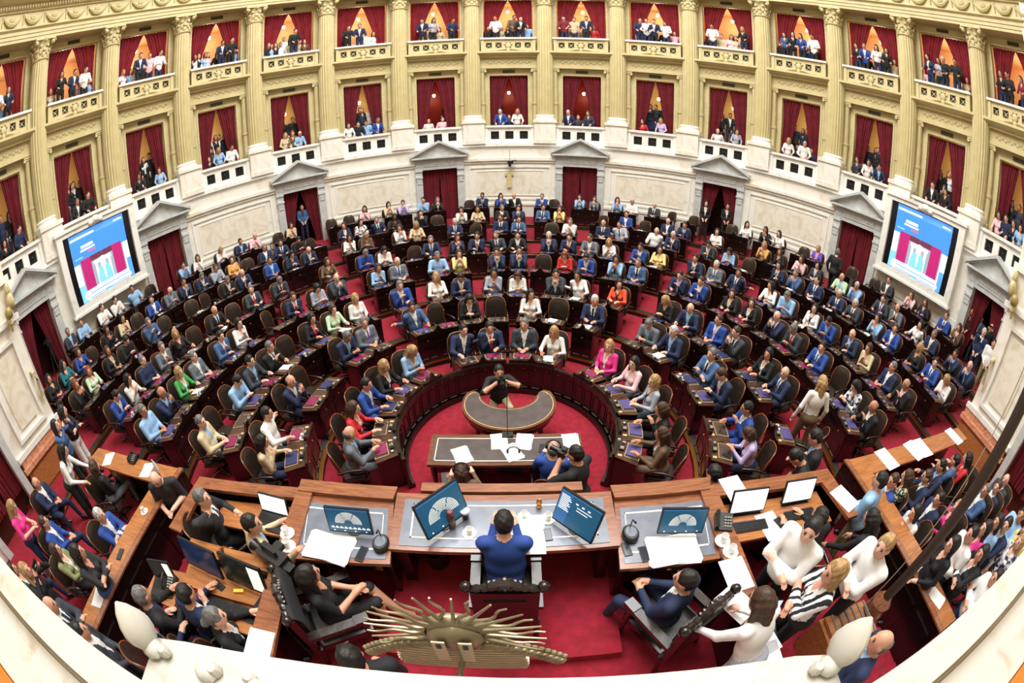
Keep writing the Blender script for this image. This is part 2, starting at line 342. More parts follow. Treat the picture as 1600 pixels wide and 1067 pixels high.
# box rooms behind the openings
M_PEACH = mat('peach_wall', (240, 188, 132), .7, rgb2=(234, 178, 120), scale=1); M_BOXW = mat('box_white', (240, 236, 228), .6); M_BOXR = mat('box_red', (170, 34, 22), .45); M_BOXO = mat('box_ochre', (216, 176, 104), .7)
def boxroom(name, z0, z1, mlow, mup, zs):
    b = MB(); H = HB - .05
    if z0 < 6: b.box(-H, H, 15.62, 17.5, z0, z0 + .5, 2, 3)
    b.box(-H, H, RU + .2, 17.6, z0 - .1, z0, 2, 3); b.box(-H, H, RU + .2, 17.6, z1, z1 + .1, 1, 3)
    b.box(-H, H, 17.5, 17.6, z0, zs, 0, 3); b.box(-H, H, 17.5, 17.6, zs, z1, 1, 3)
    for s in (-1, 1):
        x0, x1 = sorted((s*H, s*(H - .08))); b.box(x0, x1, RU + .24, 17.5, z0, zs, 0); b.box(x0, x1, RU + .24, 17.5, zs, z1, 1)
    b.bend(R0U, R0U); return b.mesh(name, [mlow, mup, M_CARPET])
ME_BXU = boxroom('box_upper', 9.02, 12.0, M_BOXW, M_PEACH, 10.35)
ME_BXL = boxroom('box_lower', 4.42, 7.9, M_BOXO, M_BOXO, 5.4)
ME_BXR = boxroom('box_lower_red', 4.42, 7.9, M_BOXR, M_BOXR, 5.4)
M_BULB = mat('lamp_bulb', (255, 236, 200), .4, emit=14)
b = MB(); b.ell((0, 0, 0), (.075, .075, .085), 12, 8); ME_BULB = b.mesh('globe', M_BULB)
b = MB(); b.tube([(0, 0, .07), (0, 0, .5)], .008, 6); b.lathe([(.03, .06), (.04, .1), (.015, .14)], 8); ME_ROD = b.mesh('rod', M_BRASS)
b = MB(); b.ell((0, -.06, .12), (.075, .075, .085), 12, 8); b.lathe([(.09, 0), (.09, .02), (.03, .05)], 10, 0, Matrix.Translation((0, -.06, 0))); ME_GLB = b.mesh('globe_front', mat('frosted_globe', (236, 228, 206), .25))
# columns
b = MB(); fz = [5.78, 6.6, 8.4, 10.2, 11.36]; fr = [.385, .385, .375, .355, .335]
b.lathe(list(zip(fr, fz)), 80, 0, None, lambda i: (1, .955, .915, .955)[i % 4])
ME_SH = b.mesh('shaft', M_OCHRE, True, 20)
b = MB(); b.lathe([(.45, 5.55), (.46, 5.6), (.45, 5.64), (.42, 5.66), (.42, 5.7), (.44, 5.73), (.42, 5.77), (.39, 5.8)], 28); b.box(-.46, .46, -.46, .46, 5.5, 5.57); ME_CB = b.mesh('column_base', M_MARBW)
b = MB(); b.lathe([(.34, 11.34), (.37, 11.36), (.37, 11.4), (.33, 11.42), (.32, 11.7), (.35, 11.9), (.45, 12.04)], 20)
b.box(-.46, .46, -.46, .46, 12.05, 12.15)
for row, (zb, h, n, r0, o) in enumerate(((11.42, .32, 8, .33, 0), (11.56, .34, 8, .33, .5))):
    for i in range(n):
        a = 2*pi*(i + o)/n; Mx = Matrix.Rotation(a, 4, 'Z')
        for (x, z, rx, rz, ry) in ((r0 + .02, zb + h*.35, .035, h*.4, .085), (r0 + .07, zb + h*.85, .05, .07, .075)): b.ell((x, 0, z), (rx, ry, rz), 7, 5, 0, Mx)
for i in range(4):
    a = pi/4 + i*pi/2; c = (.53*cos(a), .53*sin(a), 11.95)
    b.ell(c, (.1, .1, .1), 8, 6); sp = []
    for t in range(14):
        g = t*.55; q = .13*(1 - t/16); sp.append((c[0] + cos(a)*q*cos(g), c[1] + sin(a)*q*cos(g), c[2] + q*sin(g)))
    b.tube(sp, .028, 5)
for i in range(4): b.ell((.42*cos(i*pi/2), .42*sin(i*pi/2), 12.06), (.09, .09, .09), 7, 5)
ME_CAP = b.mesh('capital', M_OCHRE2)
for i in range(16):
    a = (i - 7.5)*PH
    t = tag(empty('column', pol(a, 14.8, 5.5), -rad(a)), 'tall fluted ochre column, %s from the left end of the gallery colonnade' % ordw(i + 1), None, 'gallery columns', 'structure')
    link('shaft', ME_SH, t, (0, 0, -5.5)); link('column_base', ME_CB, t, (0, 0, -5.5)); link('capital', ME_CAP, t, (0, 0, -5.5))
    wallpart('pedestal', ME_PDS, a, R0U)
# entablature
b = MB(); b.arc([(15.5, 12.15), (14.46, 12.15), (14.46, 12.27), (14.43, 12.27), (14.43, 12.41), (14.4, 12.41), (14.4, 12.54), (14.3, 12.6), (14.3, 12.64), (14.46, 12.66), (14.46, 13.26), (14.38, 13.28), (14.38, 13.34), (14.3, 13.36), (14.3, 13.5), (14.2, 13.54), (13.75, 13.72), (13.75, 13.86), (13.6, 13.98), (13.6, 14.1), (15.5, 14.1)], -122, 122, 112)
tr = tag(empty('trim_1', (0, 14.4, 12.15)), 'ochre entablature with garland frieze above the columns', None, None, 'structure')
link('entablature', b.mesh('entablature', M_OCHRE), tr, (0, -14.4, -12.15))
b = MB()
for i in range(470):
    a = -121.5 + i*.5175
    b.box(-.035, .035, -.07, .0, 13.37, 13.48, 0, 1, Matrix.Rotation(-rad(a), 4, 'Z') @ Matrix.Translation((0, 14.3, 0)))
for i in range(175):
    a = -121.5 + i*1.389
    b.box(-.07, .07, -.36, .0, 13.58, 13.68, 0, 1, Matrix.Rotation(-rad(a), 4, 'Z') @ Matrix.Translation((0, 14.25, 0)))
tag(link('dentil_band', b.mesh('dentils', M_OCHRE, False), tr, (0, -14.4, -12.15)), None, None, None, 'stuff')
b = MB(); b.tube([(.42*(t/8 - 1), -.05 - .03*sin(pi*t/16), .16 - .3*sin(pi*t/16)) for t in range(17)], [.03 + .055*sin(pi*t/16) for t in range(17)], 6)
b.ell((0, -.03, .1), (.13, .05, .13), 9, 5); b.ell((0, -.06, .1), (.05, .04, .05), 7, 4); b.ell((-.45, -.04, .22), (.06, .05, .06), 7, 4)
b.tube([(-.45, -.03, .2), (-.45, -.03, -.15)], [.04, .02], 5)
ME_GAR = b.mesh('garland', M_OCHRE2)
for i in range(58):
    a = -114 + i*4.0
    link('garland', ME_GAR, tr, M=Matrix.Translation((0, -14.4, -12.15)) @ Matrix.Translation(pol(a, 14.46, 12.95)) @ Matrix.Rotation(-rad(a), 4, 'Z'))
# bays
DOORN = 0
for i in range(-7, 8):
    a = i*PH; n = i + 8; w_ = ordw(n) + ' from the left end'
    kind = 'door' if i % 2 else ('screen' if abs(i) == 6 else 'panel')
    wallpart('lower_wall', {'door': ME_LD, 'panel': ME_LP, 'screen': ME_LS}[kind], a, RL)
    wallpart('ledge', ME_LG, a, RL); wallpart('upper_wall', ME_UW, a, R0U)
    wallpart('opening_trim', ME_UF, a, R0U); wallpart('opening_trim', ME_LF, a, R0U)
    wallpart('frieze', ME_FR, a, R0U); wallpart('ionic_column', ME_IO, a - 4.65, 15.02); wallpart('ionic_column', ME_IO, a + 4.65, 15.02)
    wallpart('box_room', ME_BXU, a, R0U); wallpart('box_room', ME_BXR if abs(i) < 2 else ME_BXL, a, R0U)
    if kind == 'panel': wallpart('panel_moulding', ME_PF, a, RL); wallpart('panel_inset', ME_PI, a, RL)
    if kind == 'door':
        DOORN += 1
        d = tag(empty('door_%d' % DOORN, pol(a, RL, .9), -rad(a)), 'curtained doorway with grey marble pediment, %s from the left end of the wall' % ordw(DOORN), None, 'doorways in the curved wall', 'structure')
        link('door_surround', ME_DS, d, (0, 0, -.9)); link('pediment', ME_PED, d, (0, 0, -.9))
        opened = i in (-7, -3, 3, 7)
        curtain('dark red velvet curtain %s in the %s pediment doorway from the left end' % ('parted' if opened else 'drawn', ordw(DOORN)), a, RL + .18, CU_O if opened else CU_D, 'doorway curtains')
        b = MB(); b.box(-1.1, 1.1, 15.2, 16.2, .6, .9); b.box(-1.1, 1.1, 16.1, 16.2, .9, 4.2); b.box(-1.1, -1.0, RL + .3, 16.1, .9, 4.2); b.box(1.0, 1.1, RL + .3, 16.1, .9, 4.2); b.box(-1.1, 1.1, RL + .3, 16.2, 4.2, 4.28)
        wallpart('passage', b.bend(RL, RL).mesh('passage', mat('passage_wood', (70, 30, 18), .5)), a, RL)
    curtain('red velvet curtain tied back in the upper box, %s' % w_, a, RU + .12, CU_U, 'upper box curtains')
    curtain('dark red velvet curtain in the lower box, %s' % w_, a, RU + .12, CU_L, 'lower box curtains')
    t = tag(empty('balustrade', pol(a, R0U, 4.44), -rad(a)), 'white marble balustrade of the lower box, %s' % w_, 'balustrade', 'lower box balustrades')
    link('baluster_panel', ME_BL, t, (0, 0, -4.44)); link('handrail', ME_BLR, t, (0, 0, -4.44))
    for x in csL: link('grille', ME_GR, t, (x, 14.63 - R0U, zcL - 4.44))
    t = tag(empty('balcony', pol(a, R0U, 8.72), -rad(a)), 'ochre balcony of the upper box, %s' % w_, 'balcony', 'upper box balconies')
    for nm, me in (('balcony_panel', ME_BU), ('handrail', ME_BUR), ('balcony_ledge', ME_BUL), ('cartouche', ME_CAR)): link(nm, me, t, (0, 0, -8.72))
    for x in csU: link('grille', ME_GRU, t, (x, 14.67 - R0U, zcU - 8.72))
    tag(link('vent_grille', ME_VENT, None, pol(a, RU, 7.98), -rad(a)), 'small bronze vent grille above the lower box, %s' % w_, 'vent', 'vents above the lower boxes')
    tag(link('vent_grille', ME_VENT, None, pol(a, RU, 12.04), -rad(a)), 'small bronze vent grille above the upper box, %s' % w_, 'vent', 'vents above the upper boxes')
    if kind == 'door': tag(link('frosted_lamp', ME_GLB, None, pol(a, 14.5, 4.5), -rad(a)), 'frosted globe lamp at the balustrade above the %s pediment doorway from the left' % ordw(DOORN), 'lamp', 'globe lamps over the doorways')
    for lvl, r, z, e in (('upper', 16.5, 11.5, 55), ('lower', 16.6, 7.0, 26 if abs(i) > 1 else 14)):
        t = tag(empty('pendant_lamp', pol(a, r, z), -rad(a)), 'bare glowing bulb hanging in the %s box, %s' % (lvl, w_), 'lamp', 'bulbs in the %s boxes' % lvl)
        link('globe', ME_BULB, t); link('rod', ME_ROD, t)
        l = bpy.data.lights.new('bulb_light', 'POINT'); l.energy = e; l.color = (1, .84, .64) if abs(i) > 1 or lvl == 'upper' else (1, .6, .35); l.shadow_soft_size = .09
        link('bulb_light', l, t, (0, 0, -.16))
# ---------------------------------------------------------------- people: bodies grown as one surface from a posed skeleton
def V(*a): return np.array(a, float)
def rotm(ax, a):
    return np.array(Matrix.Rotation(a, 3, ax))
class Body:
    pass
def sd_cone(p, a, b, r1, r2):
    ba = b - a; h = np.clip(((p - a) @ ba) / max(ba @ ba, 1e-9), 0, 1)
    return np.linalg.norm(p - a - h[..., None]*ba, axis=-1) - (r1 + (r2 - r1)*h)
def sd_ell(p, c, R, r):
    q = (p - c) @ R; k0 = np.linalg.norm(q/r, axis=-1); k1 = np.linalg.norm(q/(r*r), axis=-1)
    return k0*(k0 - 1)/np.maximum(k1, 1e-6)
def ev(prims, P, k=.022, lab=False):
    d = None; best = None; L = None
    for pr in prims:
        e = sd_cone(P, *pr[1:5]) if pr[0] == 'c' else sd_ell(P, *pr[1:4])
        if d is None: d = e.copy(); best = e.copy(); L = np.full(e.shape, pr[-1])
        else:
            kk = k
            h = np.clip(.5 + .5*(d - e)/kk, 0, 1); d = d*(1-h) + e*h - kk*h*(1-h)
            if lab:
                m = e < best; best[m] = e[m]; L[m] = pr[-1]
    return (d, L) if lab else d
def surfnets(F, org, h):
    s = F < 0; nx, ny, nz = F.shape
    c = np.zeros((nx-1, ny-1, nz-1), int)
    for i in (0, 1):
        for j in (0, 1):
            for k in (0, 1): c += s[i:nx-1+i, j:ny-1+j, k:nz-1+k]
    act = (c > 0) & (c < 8); idx = -np.ones(act.shape, int); I = np.argwhere(act); idx[act] = np.arange(len(I))
    acc = np.zeros((len(I), 3)); cnt = np.zeros(len(I))
    cor = [(i, j, k) for i in (0, 1) for j in (0, 1) for k in (0, 1)]
    for a in cor:
        for ax in range(3):
            if a[ax] == 0:
                bq = list(a); bq[ax] = 1
                fa = F[I[:, 0]+a[0], I[:, 1]+a[1], I[:, 2]+a[2]]; fb = F[I[:, 0]+bq[0], I[:, 1]+bq[1], I[:, 2]+bq[2]]
                m = (fa < 0) != (fb < 0); t = np.where(m, fa/np.where(fa == fb, 1, fa - fb), 0)
                p = np.tile(np.array(a, float), (len(I), 1)); p[:, ax] += t
                acc[m] += p[m]; cnt[m] += 1
    v = (I + acc/np.maximum(cnt, 1)[:, None])*h + org
    fs = []
    for ax in range(3):
        o1, o2 = (ax+1) % 3, (ax+2) % 3
        A = [slice(None)]*3; B = [slice(None)]*3; A[ax] = slice(0, F.shape[ax]-1); B[ax] = slice(1, None)
        ch = s[tuple(A)] != s[tuple(B)]; E = np.argwhere(ch); sg = s[tuple(A)][ch]
        ok = (E[:, o1] > 0) & (E[:, o2] > 0) & (E[:, o1] < F.shape[o1]-1) & (E[:, o2] < F.shape[o2]-1); E = E[ok]; sg = sg[ok]
        def cell(d1, d2):
            Q = E.copy(); Q[:, o1] -= d1; Q[:, o2] -= d2; return idx[Q[:, 0], Q[:, 1], Q[:, 2]]
        q = np.stack([cell(1, 1), cell(0, 1), cell(0, 0), cell(1, 0)], 1)
        q[~sg] = q[~sg][:, ::-1]; fs.append(q)
    return v, np.concatenate(fs)
def grow(prims, h, pad=.03, k=.022):
    lo = np.full(3, 9.); hi = -lo
    for p in prims:
        if p[0] == 'c':
            for q, r in ((p[1], p[3]), (p[2], p[4])): lo = np.minimum(lo, q - r); hi = np.maximum(hi, q + r)
        else: lo = np.minimum(lo, p[1] - max(p[3])); hi = np.maximum(hi, p[1] + max(p[3]))
    lo -= pad; hi += pad
    n = np.ceil((hi - lo)/h).astype(int) + 1
    g = np.stack(np.meshgrid(*[lo[i] + h*np.arange(n[i]) for i in range(3)], indexing='ij'), -1)
    F = ev(prims, g.reshape(-1, 3), k).reshape(n)
    return surfnets(F, lo, h)
def ik(s, t, l1, l2, hint):
    d = t - s; L = np.linalg.norm(d)
    if L > (l1 + l2)*.995: t = s + d/L*(l1 + l2)*.995; d = t - s; L = np.linalg.norm(d)
    u = d/L; x = (l1*l1 - l2*l2 + L*L)/(2*L); hgt = math.sqrt(max(l1*l1 - x*x, 0))
    n = hint - (hint @ u)*u; n /= max(np.linalg.norm(n), 1e-6)
    return s + u*x + n*hgt, t
def make_body(fem=False, sit=True, lean=.05, side=0., twist=0., hy=0., hp=0., lh=None, rh=None, legs='desk', short=False, h=.0165, bare=False, elbow_out=.5, belly=0., knees=None, ehy=-.45):
    hz = .475 if sit else .93
    P = V(0, 0, hz); R = rotm('Z', twist) @ rotm('Y', side) @ rotm('X', -lean)
    T = lambda x, y, z: P + R @ V(x, y, z)
    N = T(0, .0, .50); sw = .158 if fem else .188
    Rh = R @ rotm('X', lean*.8) @ rotm('Y', -side*.7) @ rotm('Z', hy) @ rotm('X', -hp)
    H = N + R @ V(0, .02, .07) + Rh @ V(0, .02, .085)
    pr = []; I3 = np.eye(3)
    br = .17 if not fem else .145
    pr.append(('e', T(0, -.01, .33), R, V(.19 if not fem else .16, .12, .195), 1))
    pr.append(('e', T(0, .012, .14), R, V(br + belly, .118 + belly, .20), 1))
    pr.append(('e', T(0, -.02, .0), R, V(.178, .145, .12), 4 if fem else 1))
    if fem:
        for s in (-1, 1): pr.append(('e', T(s*.065, .085, .30), R, V(.065, .055, .065), 1))
    sL, sR = T(-sw, -.01, .445), T(sw, -.01, .445)
    pr.append(('c', T(-sw*.8, -.012, .45), T(sw*.8, -.012, .45), .068 if not fem else .058, .068 if not fem else .058, 1))
    pr.append(('c', T(0, -.01, .47), H - Rh @ V(0, .015, .03), .058 if not fem else .047, .055 if not fem else .045, 0))
    hands = []
    for s, S, tgt in ((-1, sL, lh), (1, sR, rh)):
        if tgt is None: tgt = V(s*.27, .06, hz - .04) if not sit else V(s*.14, .34, hz + .1)
        tgt = np.array(tgt, float)
        if tgt.shape == (4,): tgt = H + Rh @ tgt[:3]
        E, Wr = ik(S, tgt, .275, .25, V(s*elbow_out, ehy, -.8))
        ra = .062 if not fem else .05
        pr.append(('c', S, E, ra + .006, ra - .006, 1)); pr.append(('c', E, Wr, ra - .008, .034 if not fem else .028, 0 if short else 1))
        d = (Wr - E)/np.linalg.norm(Wr - E)
        pr.append(('c', Wr - d*.01, Wr + d*.03, .026, .026, 0)); pr.append(('c', Wr + d*.03, Wr + d*.085, .034, .03, 0))
        hands.append((s, Wr, d))
    if knees is None:
        knees = {'desk': [(-.13, .42, .46), (.13, .42, .46)], 'open': [(-.2, .42, .5), (.2, .42, .5)], 'cross': [(-.06, .44, .56), (.1, .45, .5)], 'stand': [(-.1, .02, .48), (.1, .02, .48)], 'step': [(-.1, .12, .5), (.1, -.03, .48)], 'kneel': [(-.15, .35, .48), (.17, .22, .12)]}[legs if sit or legs in ('step', 'kneel') else 'stand']
    feet = {'desk': [(-.13, .40, .07), (.13, .40, .07)], 'open': [(-.22, .5, .07), (.22, .44, .07)], 'cross': [(.12, .62, .2), (.1, .45, .07)], 'stand': [(-.11, -.01, .07), (.11, -.01, .07)], 'step': [(-.1, .1, .07), (.1, -.18, .09)], 'kneel': [(-.15, .33, .07), (.17, -.2, .09)]}[legs if sit or legs in ('step', 'kneel') else 'stand']
    for s, K, A in ((-1, V(*knees[0]), V(*feet[0])), (1, V(*knees[1]), V(*feet[1]))):
        hp_ = P + V(s*.09, 0, -.02)
        pr.append(('c', hp_, K, .088 if not fem else .082, .062, 4)); pr.append(('c', K, A, .06, .042, 0 if bare else 4))
        f = V(s*.02, .16, -.03) if not (sit and legs == 'cross' and s < 0) else V(.05, .12, -.09)
        pr.append(('c', A, A + f, .043, .036, 5))
    hd = [('e', H, Rh, V(.077, .098, .117), 0), ('e', H + Rh @ V(0, .024, -.068), Rh, V(.055, .065, .064), 0), ('e', H + Rh @ V(0, .098, -.014), Rh, V(.014, .022, .026), 0)]
    for s in (-1, 1): hd.append(('e', H + Rh @ V(s*.079, -.005, -.01), Rh, V(.012, .022, .033), 0))
    pr += hd
    v, f = grow(pr, h)
    c = v[f].mean(1); _, lab = ev(pr, c, lab=True)
    q = (c - N) @ R
    fr = (q[:, 1] > .02) & (lab == 1)
    wv = np.clip((.36 + q[:, 2])/.36, 0, 1)*.068
    vz = fr & (np.abs(q[:, 0]) < wv) & (q[:, 2] < .04)
    lab[vz] = 2
    lab[vz & (np.abs(q[:, 0]) < .021 + .012*np.clip(-q[:, 2]/.3, 0, 1)) & (q[:, 2] < -.03)] = 3
    lab[(lab == 1) & (q[:, 2] > -.02) & (np.abs(q[:, 0]) < .075) & ((q[:, 1] > .02) | (q[:, 2] > .022))] = 2
    if fem: lab[((lab == 2) | (lab == 3)) & (q[:, 2] > -.13) & (q[:, 1] > 0) & (np.abs(q[:, 0]) < .055*(1 + q[:, 2]/.13) + .012)] = 0; lab[(lab == 2) & (q[:, 2] > -.0)] = 0
    lab[((lab == 2) | (lab == 1)) & (q[:, 2] > .035) & (np.abs(q[:, 0]) < .09)] = 0
    mb = MB()
    D = V(.030, .086, .010)
    M4 = Matrix.Translation(H) @ Matrix(Rh.tolist()).to_4x4()
    for s in (-1, 1):
        mb.ell((s*.031, .088, .012), (.015, .008, .007), 7, 4, 6, M4); mb.ell((s*.032, .091, .034), (.019, .008, .0045), 7, 4, 6, M4)
    mb.ell((0, .083, -.062), (.024, .009, .007), 8, 4, 7, M4)
    for s, Wr, d in hands:
        up = V(0, 0, 1) if abs(d[2]) < .8 else V(0, 1, 0)
        la = np.cross(d, up); la /= np.linalg.norm(la); n = np.cross(la, d)
        for i, (o, L) in enumerate(((-.024, .072), (-.008, .082), (.008, .078), (.023, .06))):
            b0 = Wr + d*.085 + la*o; b1 = b0 + d*L*.5 - n*L*.16; b2 = b1 + d*L*.32 - n*L*.34
            mb.tube([tuple(b0), tuple(b1), tuple(b2)], [.0095, .0085, .006], 5, 0)
        ts = -s
        b0 = Wr + d*.03 + la*.028*ts; b1 = b0 + d*.035 + la*.022*ts - n*.01; b2 = b1 + d*.03 - n*.012
        mb.tube([tuple(b0), tuple(b1), tuple(b2)], [.012, .01, .007], 5, 0)
    B = Body(); o = len(v)
    B.v = np.concatenate([v, np.array(mb.v)]); B.f = [tuple(t) for t in f.tolist()] + [tuple(i + o for i in t) for t in mb.f]
    B.lab = np.concatenate([lab, np.array(mb.m)]).astype(int); B.M = M4; B.hands = [(Wr + d*.09) for s, Wr, d in hands]; B.H = H
    return B
SLOTS = 8
def body_mesh(name, B):
    me = bpy.data.meshes.new(name); me.from_pydata(B.v.tolist(), [], B.f)
    for i in range(SLOTS): me.materials.append(None)
    me.polygons.foreach_set('material_index', B.lab); me.shade_smooth(); me.update()
    return me
# hair, in head coordinates
def hair_np(style, h=.012):
    I3 = np.eye(3); out = ('e', V(0, -.014, .014), I3, V(.088, .106, .124), 0); ex = []
    if style == 'bald': out = ('e', V(0, -.014, .0), I3, V(.087, .105, .118), 0)
    if style == 'long':
        ex = [('c', V(0, -.07, .0), V(0, -.1, -.27), .075, .055, 0), ('c', V(-.065, -.03, .0), V(-.085, -.02, -.24), .04, .03, 0), ('c', V(.065, -.03, .0), V(.085, -.02, -.24), .04, .03, 0)]
    if style == 'bob': ex = [('c', V(0, -.06, 0), V(0, -.07, -.1), .08, .065, 0), ('c', V(-.07, -.02, .0), V(-.075, -.01, -.1), .035, .025, 0), ('c', V(.07, -.02, .0), V(.075, -.01, -.1), .035, .025, 0)]
    if style == 'tail': ex = [('c', V(0, -.1, .01), V(0, -.14, -.05), .035, .04, 0), ('c', V(0, -.14, -.05), V(0, -.13, -.24), .04, .018, 0)]
    if style == 'curly': out = ('e', V(0, -.02, .03), I3, V(.125, .125, .135), 0)
    pr = [out] + ex
    lo = V(-.16, -.24, -.36); n = np.array([int(.32/h), int(.4/h), int(.56/h)])
    g = np.stack(np.meshgrid(*[lo[i] + h*np.arange(n[i]) for i in range(3)], indexing='ij'), -1).reshape(-1, 3)
    F = ev(pr, g, .03)
    face = sd_ell(g, V(0, .105, -.04), I3, V(.074 if style != 'curly' else .08, .092, .126 if style in ('short', 'tail') else .114))
    F = np.maximum(F, -face)
    if style in ('short', 'bald', 'tail', 'curly'): F = np.maximum(F, -(g[:, 2] + (.072 if style != 'curly' else .09)) + np.where(g[:, 1] > -.03, .088 if style != 'curly' else .03, .0))
    if style == 'bald': F = np.maximum(F, (g[:, 2] - .022) + (g[:, 1])*.25)
    v, f = surfnets(F.reshape(n), lo, h)
    r = np.sin(v @ V(61, 47, 83))*.0022 + np.sin(v @ V(-90, 70, 40))*.0018
    nv = v - V(0, -.01, -.02); nv /= np.maximum(np.linalg.norm(nv, axis=1), 1e-6)[:, None]
    return v + nv*r[:, None], f
HAIRS = {}; HAIR_NP = {}
for st in ('short', 'bald', 'long', 'bob', 'tail', 'curly'):
    v, f = hair_np(st); HAIR_NP[st] = hair_np(st, .022)
    me = bpy.data.meshes.new('hair_' + st); me.from_pydata(v.tolist(), [], f.tolist()); me.materials.append(None); me.shade_smooth(); HAIRS[st] = me
# colours of cloth, skin, hair
CLOTH = {'n': ('navy', (30, 42, 76)), 'u': ('royal blue', (38, 72, 150)), 's': ('steel blue', (66, 96, 140)), 'k': ('black', (24, 24, 28)), 'c': ('charcoal', (52, 58, 68)), 'g': ('grey', (104, 110, 120)), 'G': ('pale grey', (168, 174, 190)), 'w': ('white', (236, 234, 232)), 'e': ('beige', (214, 196, 160)), 'p': ('hot pink', (238, 60, 150)), 'q': ('pale pink', (244, 200, 208)), 'r': ('red', (206, 44, 50)), 'o': ('orange', (238, 88, 48)), 'l': ('light blue', (150, 190, 230)), 'v': ('purple', (120, 76, 190)), 'i': ('lilac', (196, 180, 226)), 't': ('teal', (30, 110, 122)), 'm': ('mint green', (196, 222, 186)), 'N': ('green', (70, 156, 82)), 'y': ('yellow', (238, 214, 140)), 'b': ('brown', (104, 82, 62)), 'a': ('tan orange', (222, 164, 92)), 'j': ('denim blue', (60, 92, 140)), 'd': ('dark grey', (40, 40, 44)), 'O': ('olive', (140, 142, 96)), 'R': ('burgundy', (120, 30, 50))}
CM = {}
def cloth(c):
    if c not in CM:
        if c == 'f': CM[c] = mat('patterned_cloth', (232, 232, 236), .8, rgb2=(40, 46, 70), scale=14, lo=.48, hi=.56)
        elif c == 'F': CM[c] = mat('leaf_print_cloth', (30, 30, 32), .8, rgb2=(220, 214, 180), scale=22, lo=.5, hi=.58)
        elif c == 'z': CM[c] = mat('striped_cloth', (236, 236, 238), .8, rgb2=(24, 26, 34), scale=14, kind='wave', lo=.45, hi=.55, stretch=(.3, 1, 1.6), dist=1.0)
        else:
            n, r = CLOTH[c]; CM[c] = mat('cloth_' + n.replace(' ', '_'), r, .78, rgb2=tuple(int(x*.94) for x in r), scale=7, bump=.3)
    return CM[c]
CNAME = lambda c: {'f': 'patterned', 'F': 'leaf print', 'z': 'striped'}.get(c) or CLOTH[c][0]
SKIN = [mat('skin_%s' % n, c, .5) for n, c in (('fair', (226, 176, 152)), ('light', (212, 156, 128)), ('tan', (190, 132, 104)), ('brown', (120, 78, 58)))]
HAIRC = {'d': ('dark', (26, 22, 21)), 'b': ('brown', (74, 50, 36)), 'g': ('grey', (118, 116, 116)), 'w': ('white', (214, 212, 210)), 'y': ('blond', (190, 150, 98)), 'r': ('red', (150, 70, 40)), '0': ('grey', (90, 84, 80))}
HM = {k: mat('hair_' + n, c, .55, rgb2=tuple(int(x*.72) for x in c), scale=30, stretch=(1, 1, .25), bump=.5) for k, (n, c) in list(HAIRC.items())[:6]}; HM['0'] = mat('hair_fringe_grey', (90, 84, 80), .6)
M_DARKF = mat('eye_dark', (36, 26, 22), .4); M_LIP = mat('lip', (166, 88, 82), .5); M_SHOE = mat('black_shoe', (20, 18, 18), .3); M_SHOEW = mat('white_shoe', (236, 236, 238), .5)
NP = 0
def person(me, B, hair, jac, shirt, tie, trou, skin, style, loc, rz, label, group=None, scale=1.0, shoe=None, z=0.0):
    o = link('person', me, None, loc, rz); o.scale = (scale,)*3
    tag(o, label, 'person', group)
    sh = cloth(shirt if shirt != '-' else jac)
    ms = [SKIN[skin], cloth(jac), sh, cloth(tie) if tie != '-' else sh, trou if not isinstance(trou, str) else cloth(trou), shoe or M_SHOE, M_DARKF, M_LIP]
    for i, m in enumerate(ms):
        s = o.material_slots[i]; s.link = 'OBJECT'; s.material = m
    hh = link('hair', HAIRS[style], o, M=B.M)
    hh.material_slots[0].link = 'OBJECT'; hh.material_slots[0].material = HM[hair]
    return o
POSES = {}
DK = .765
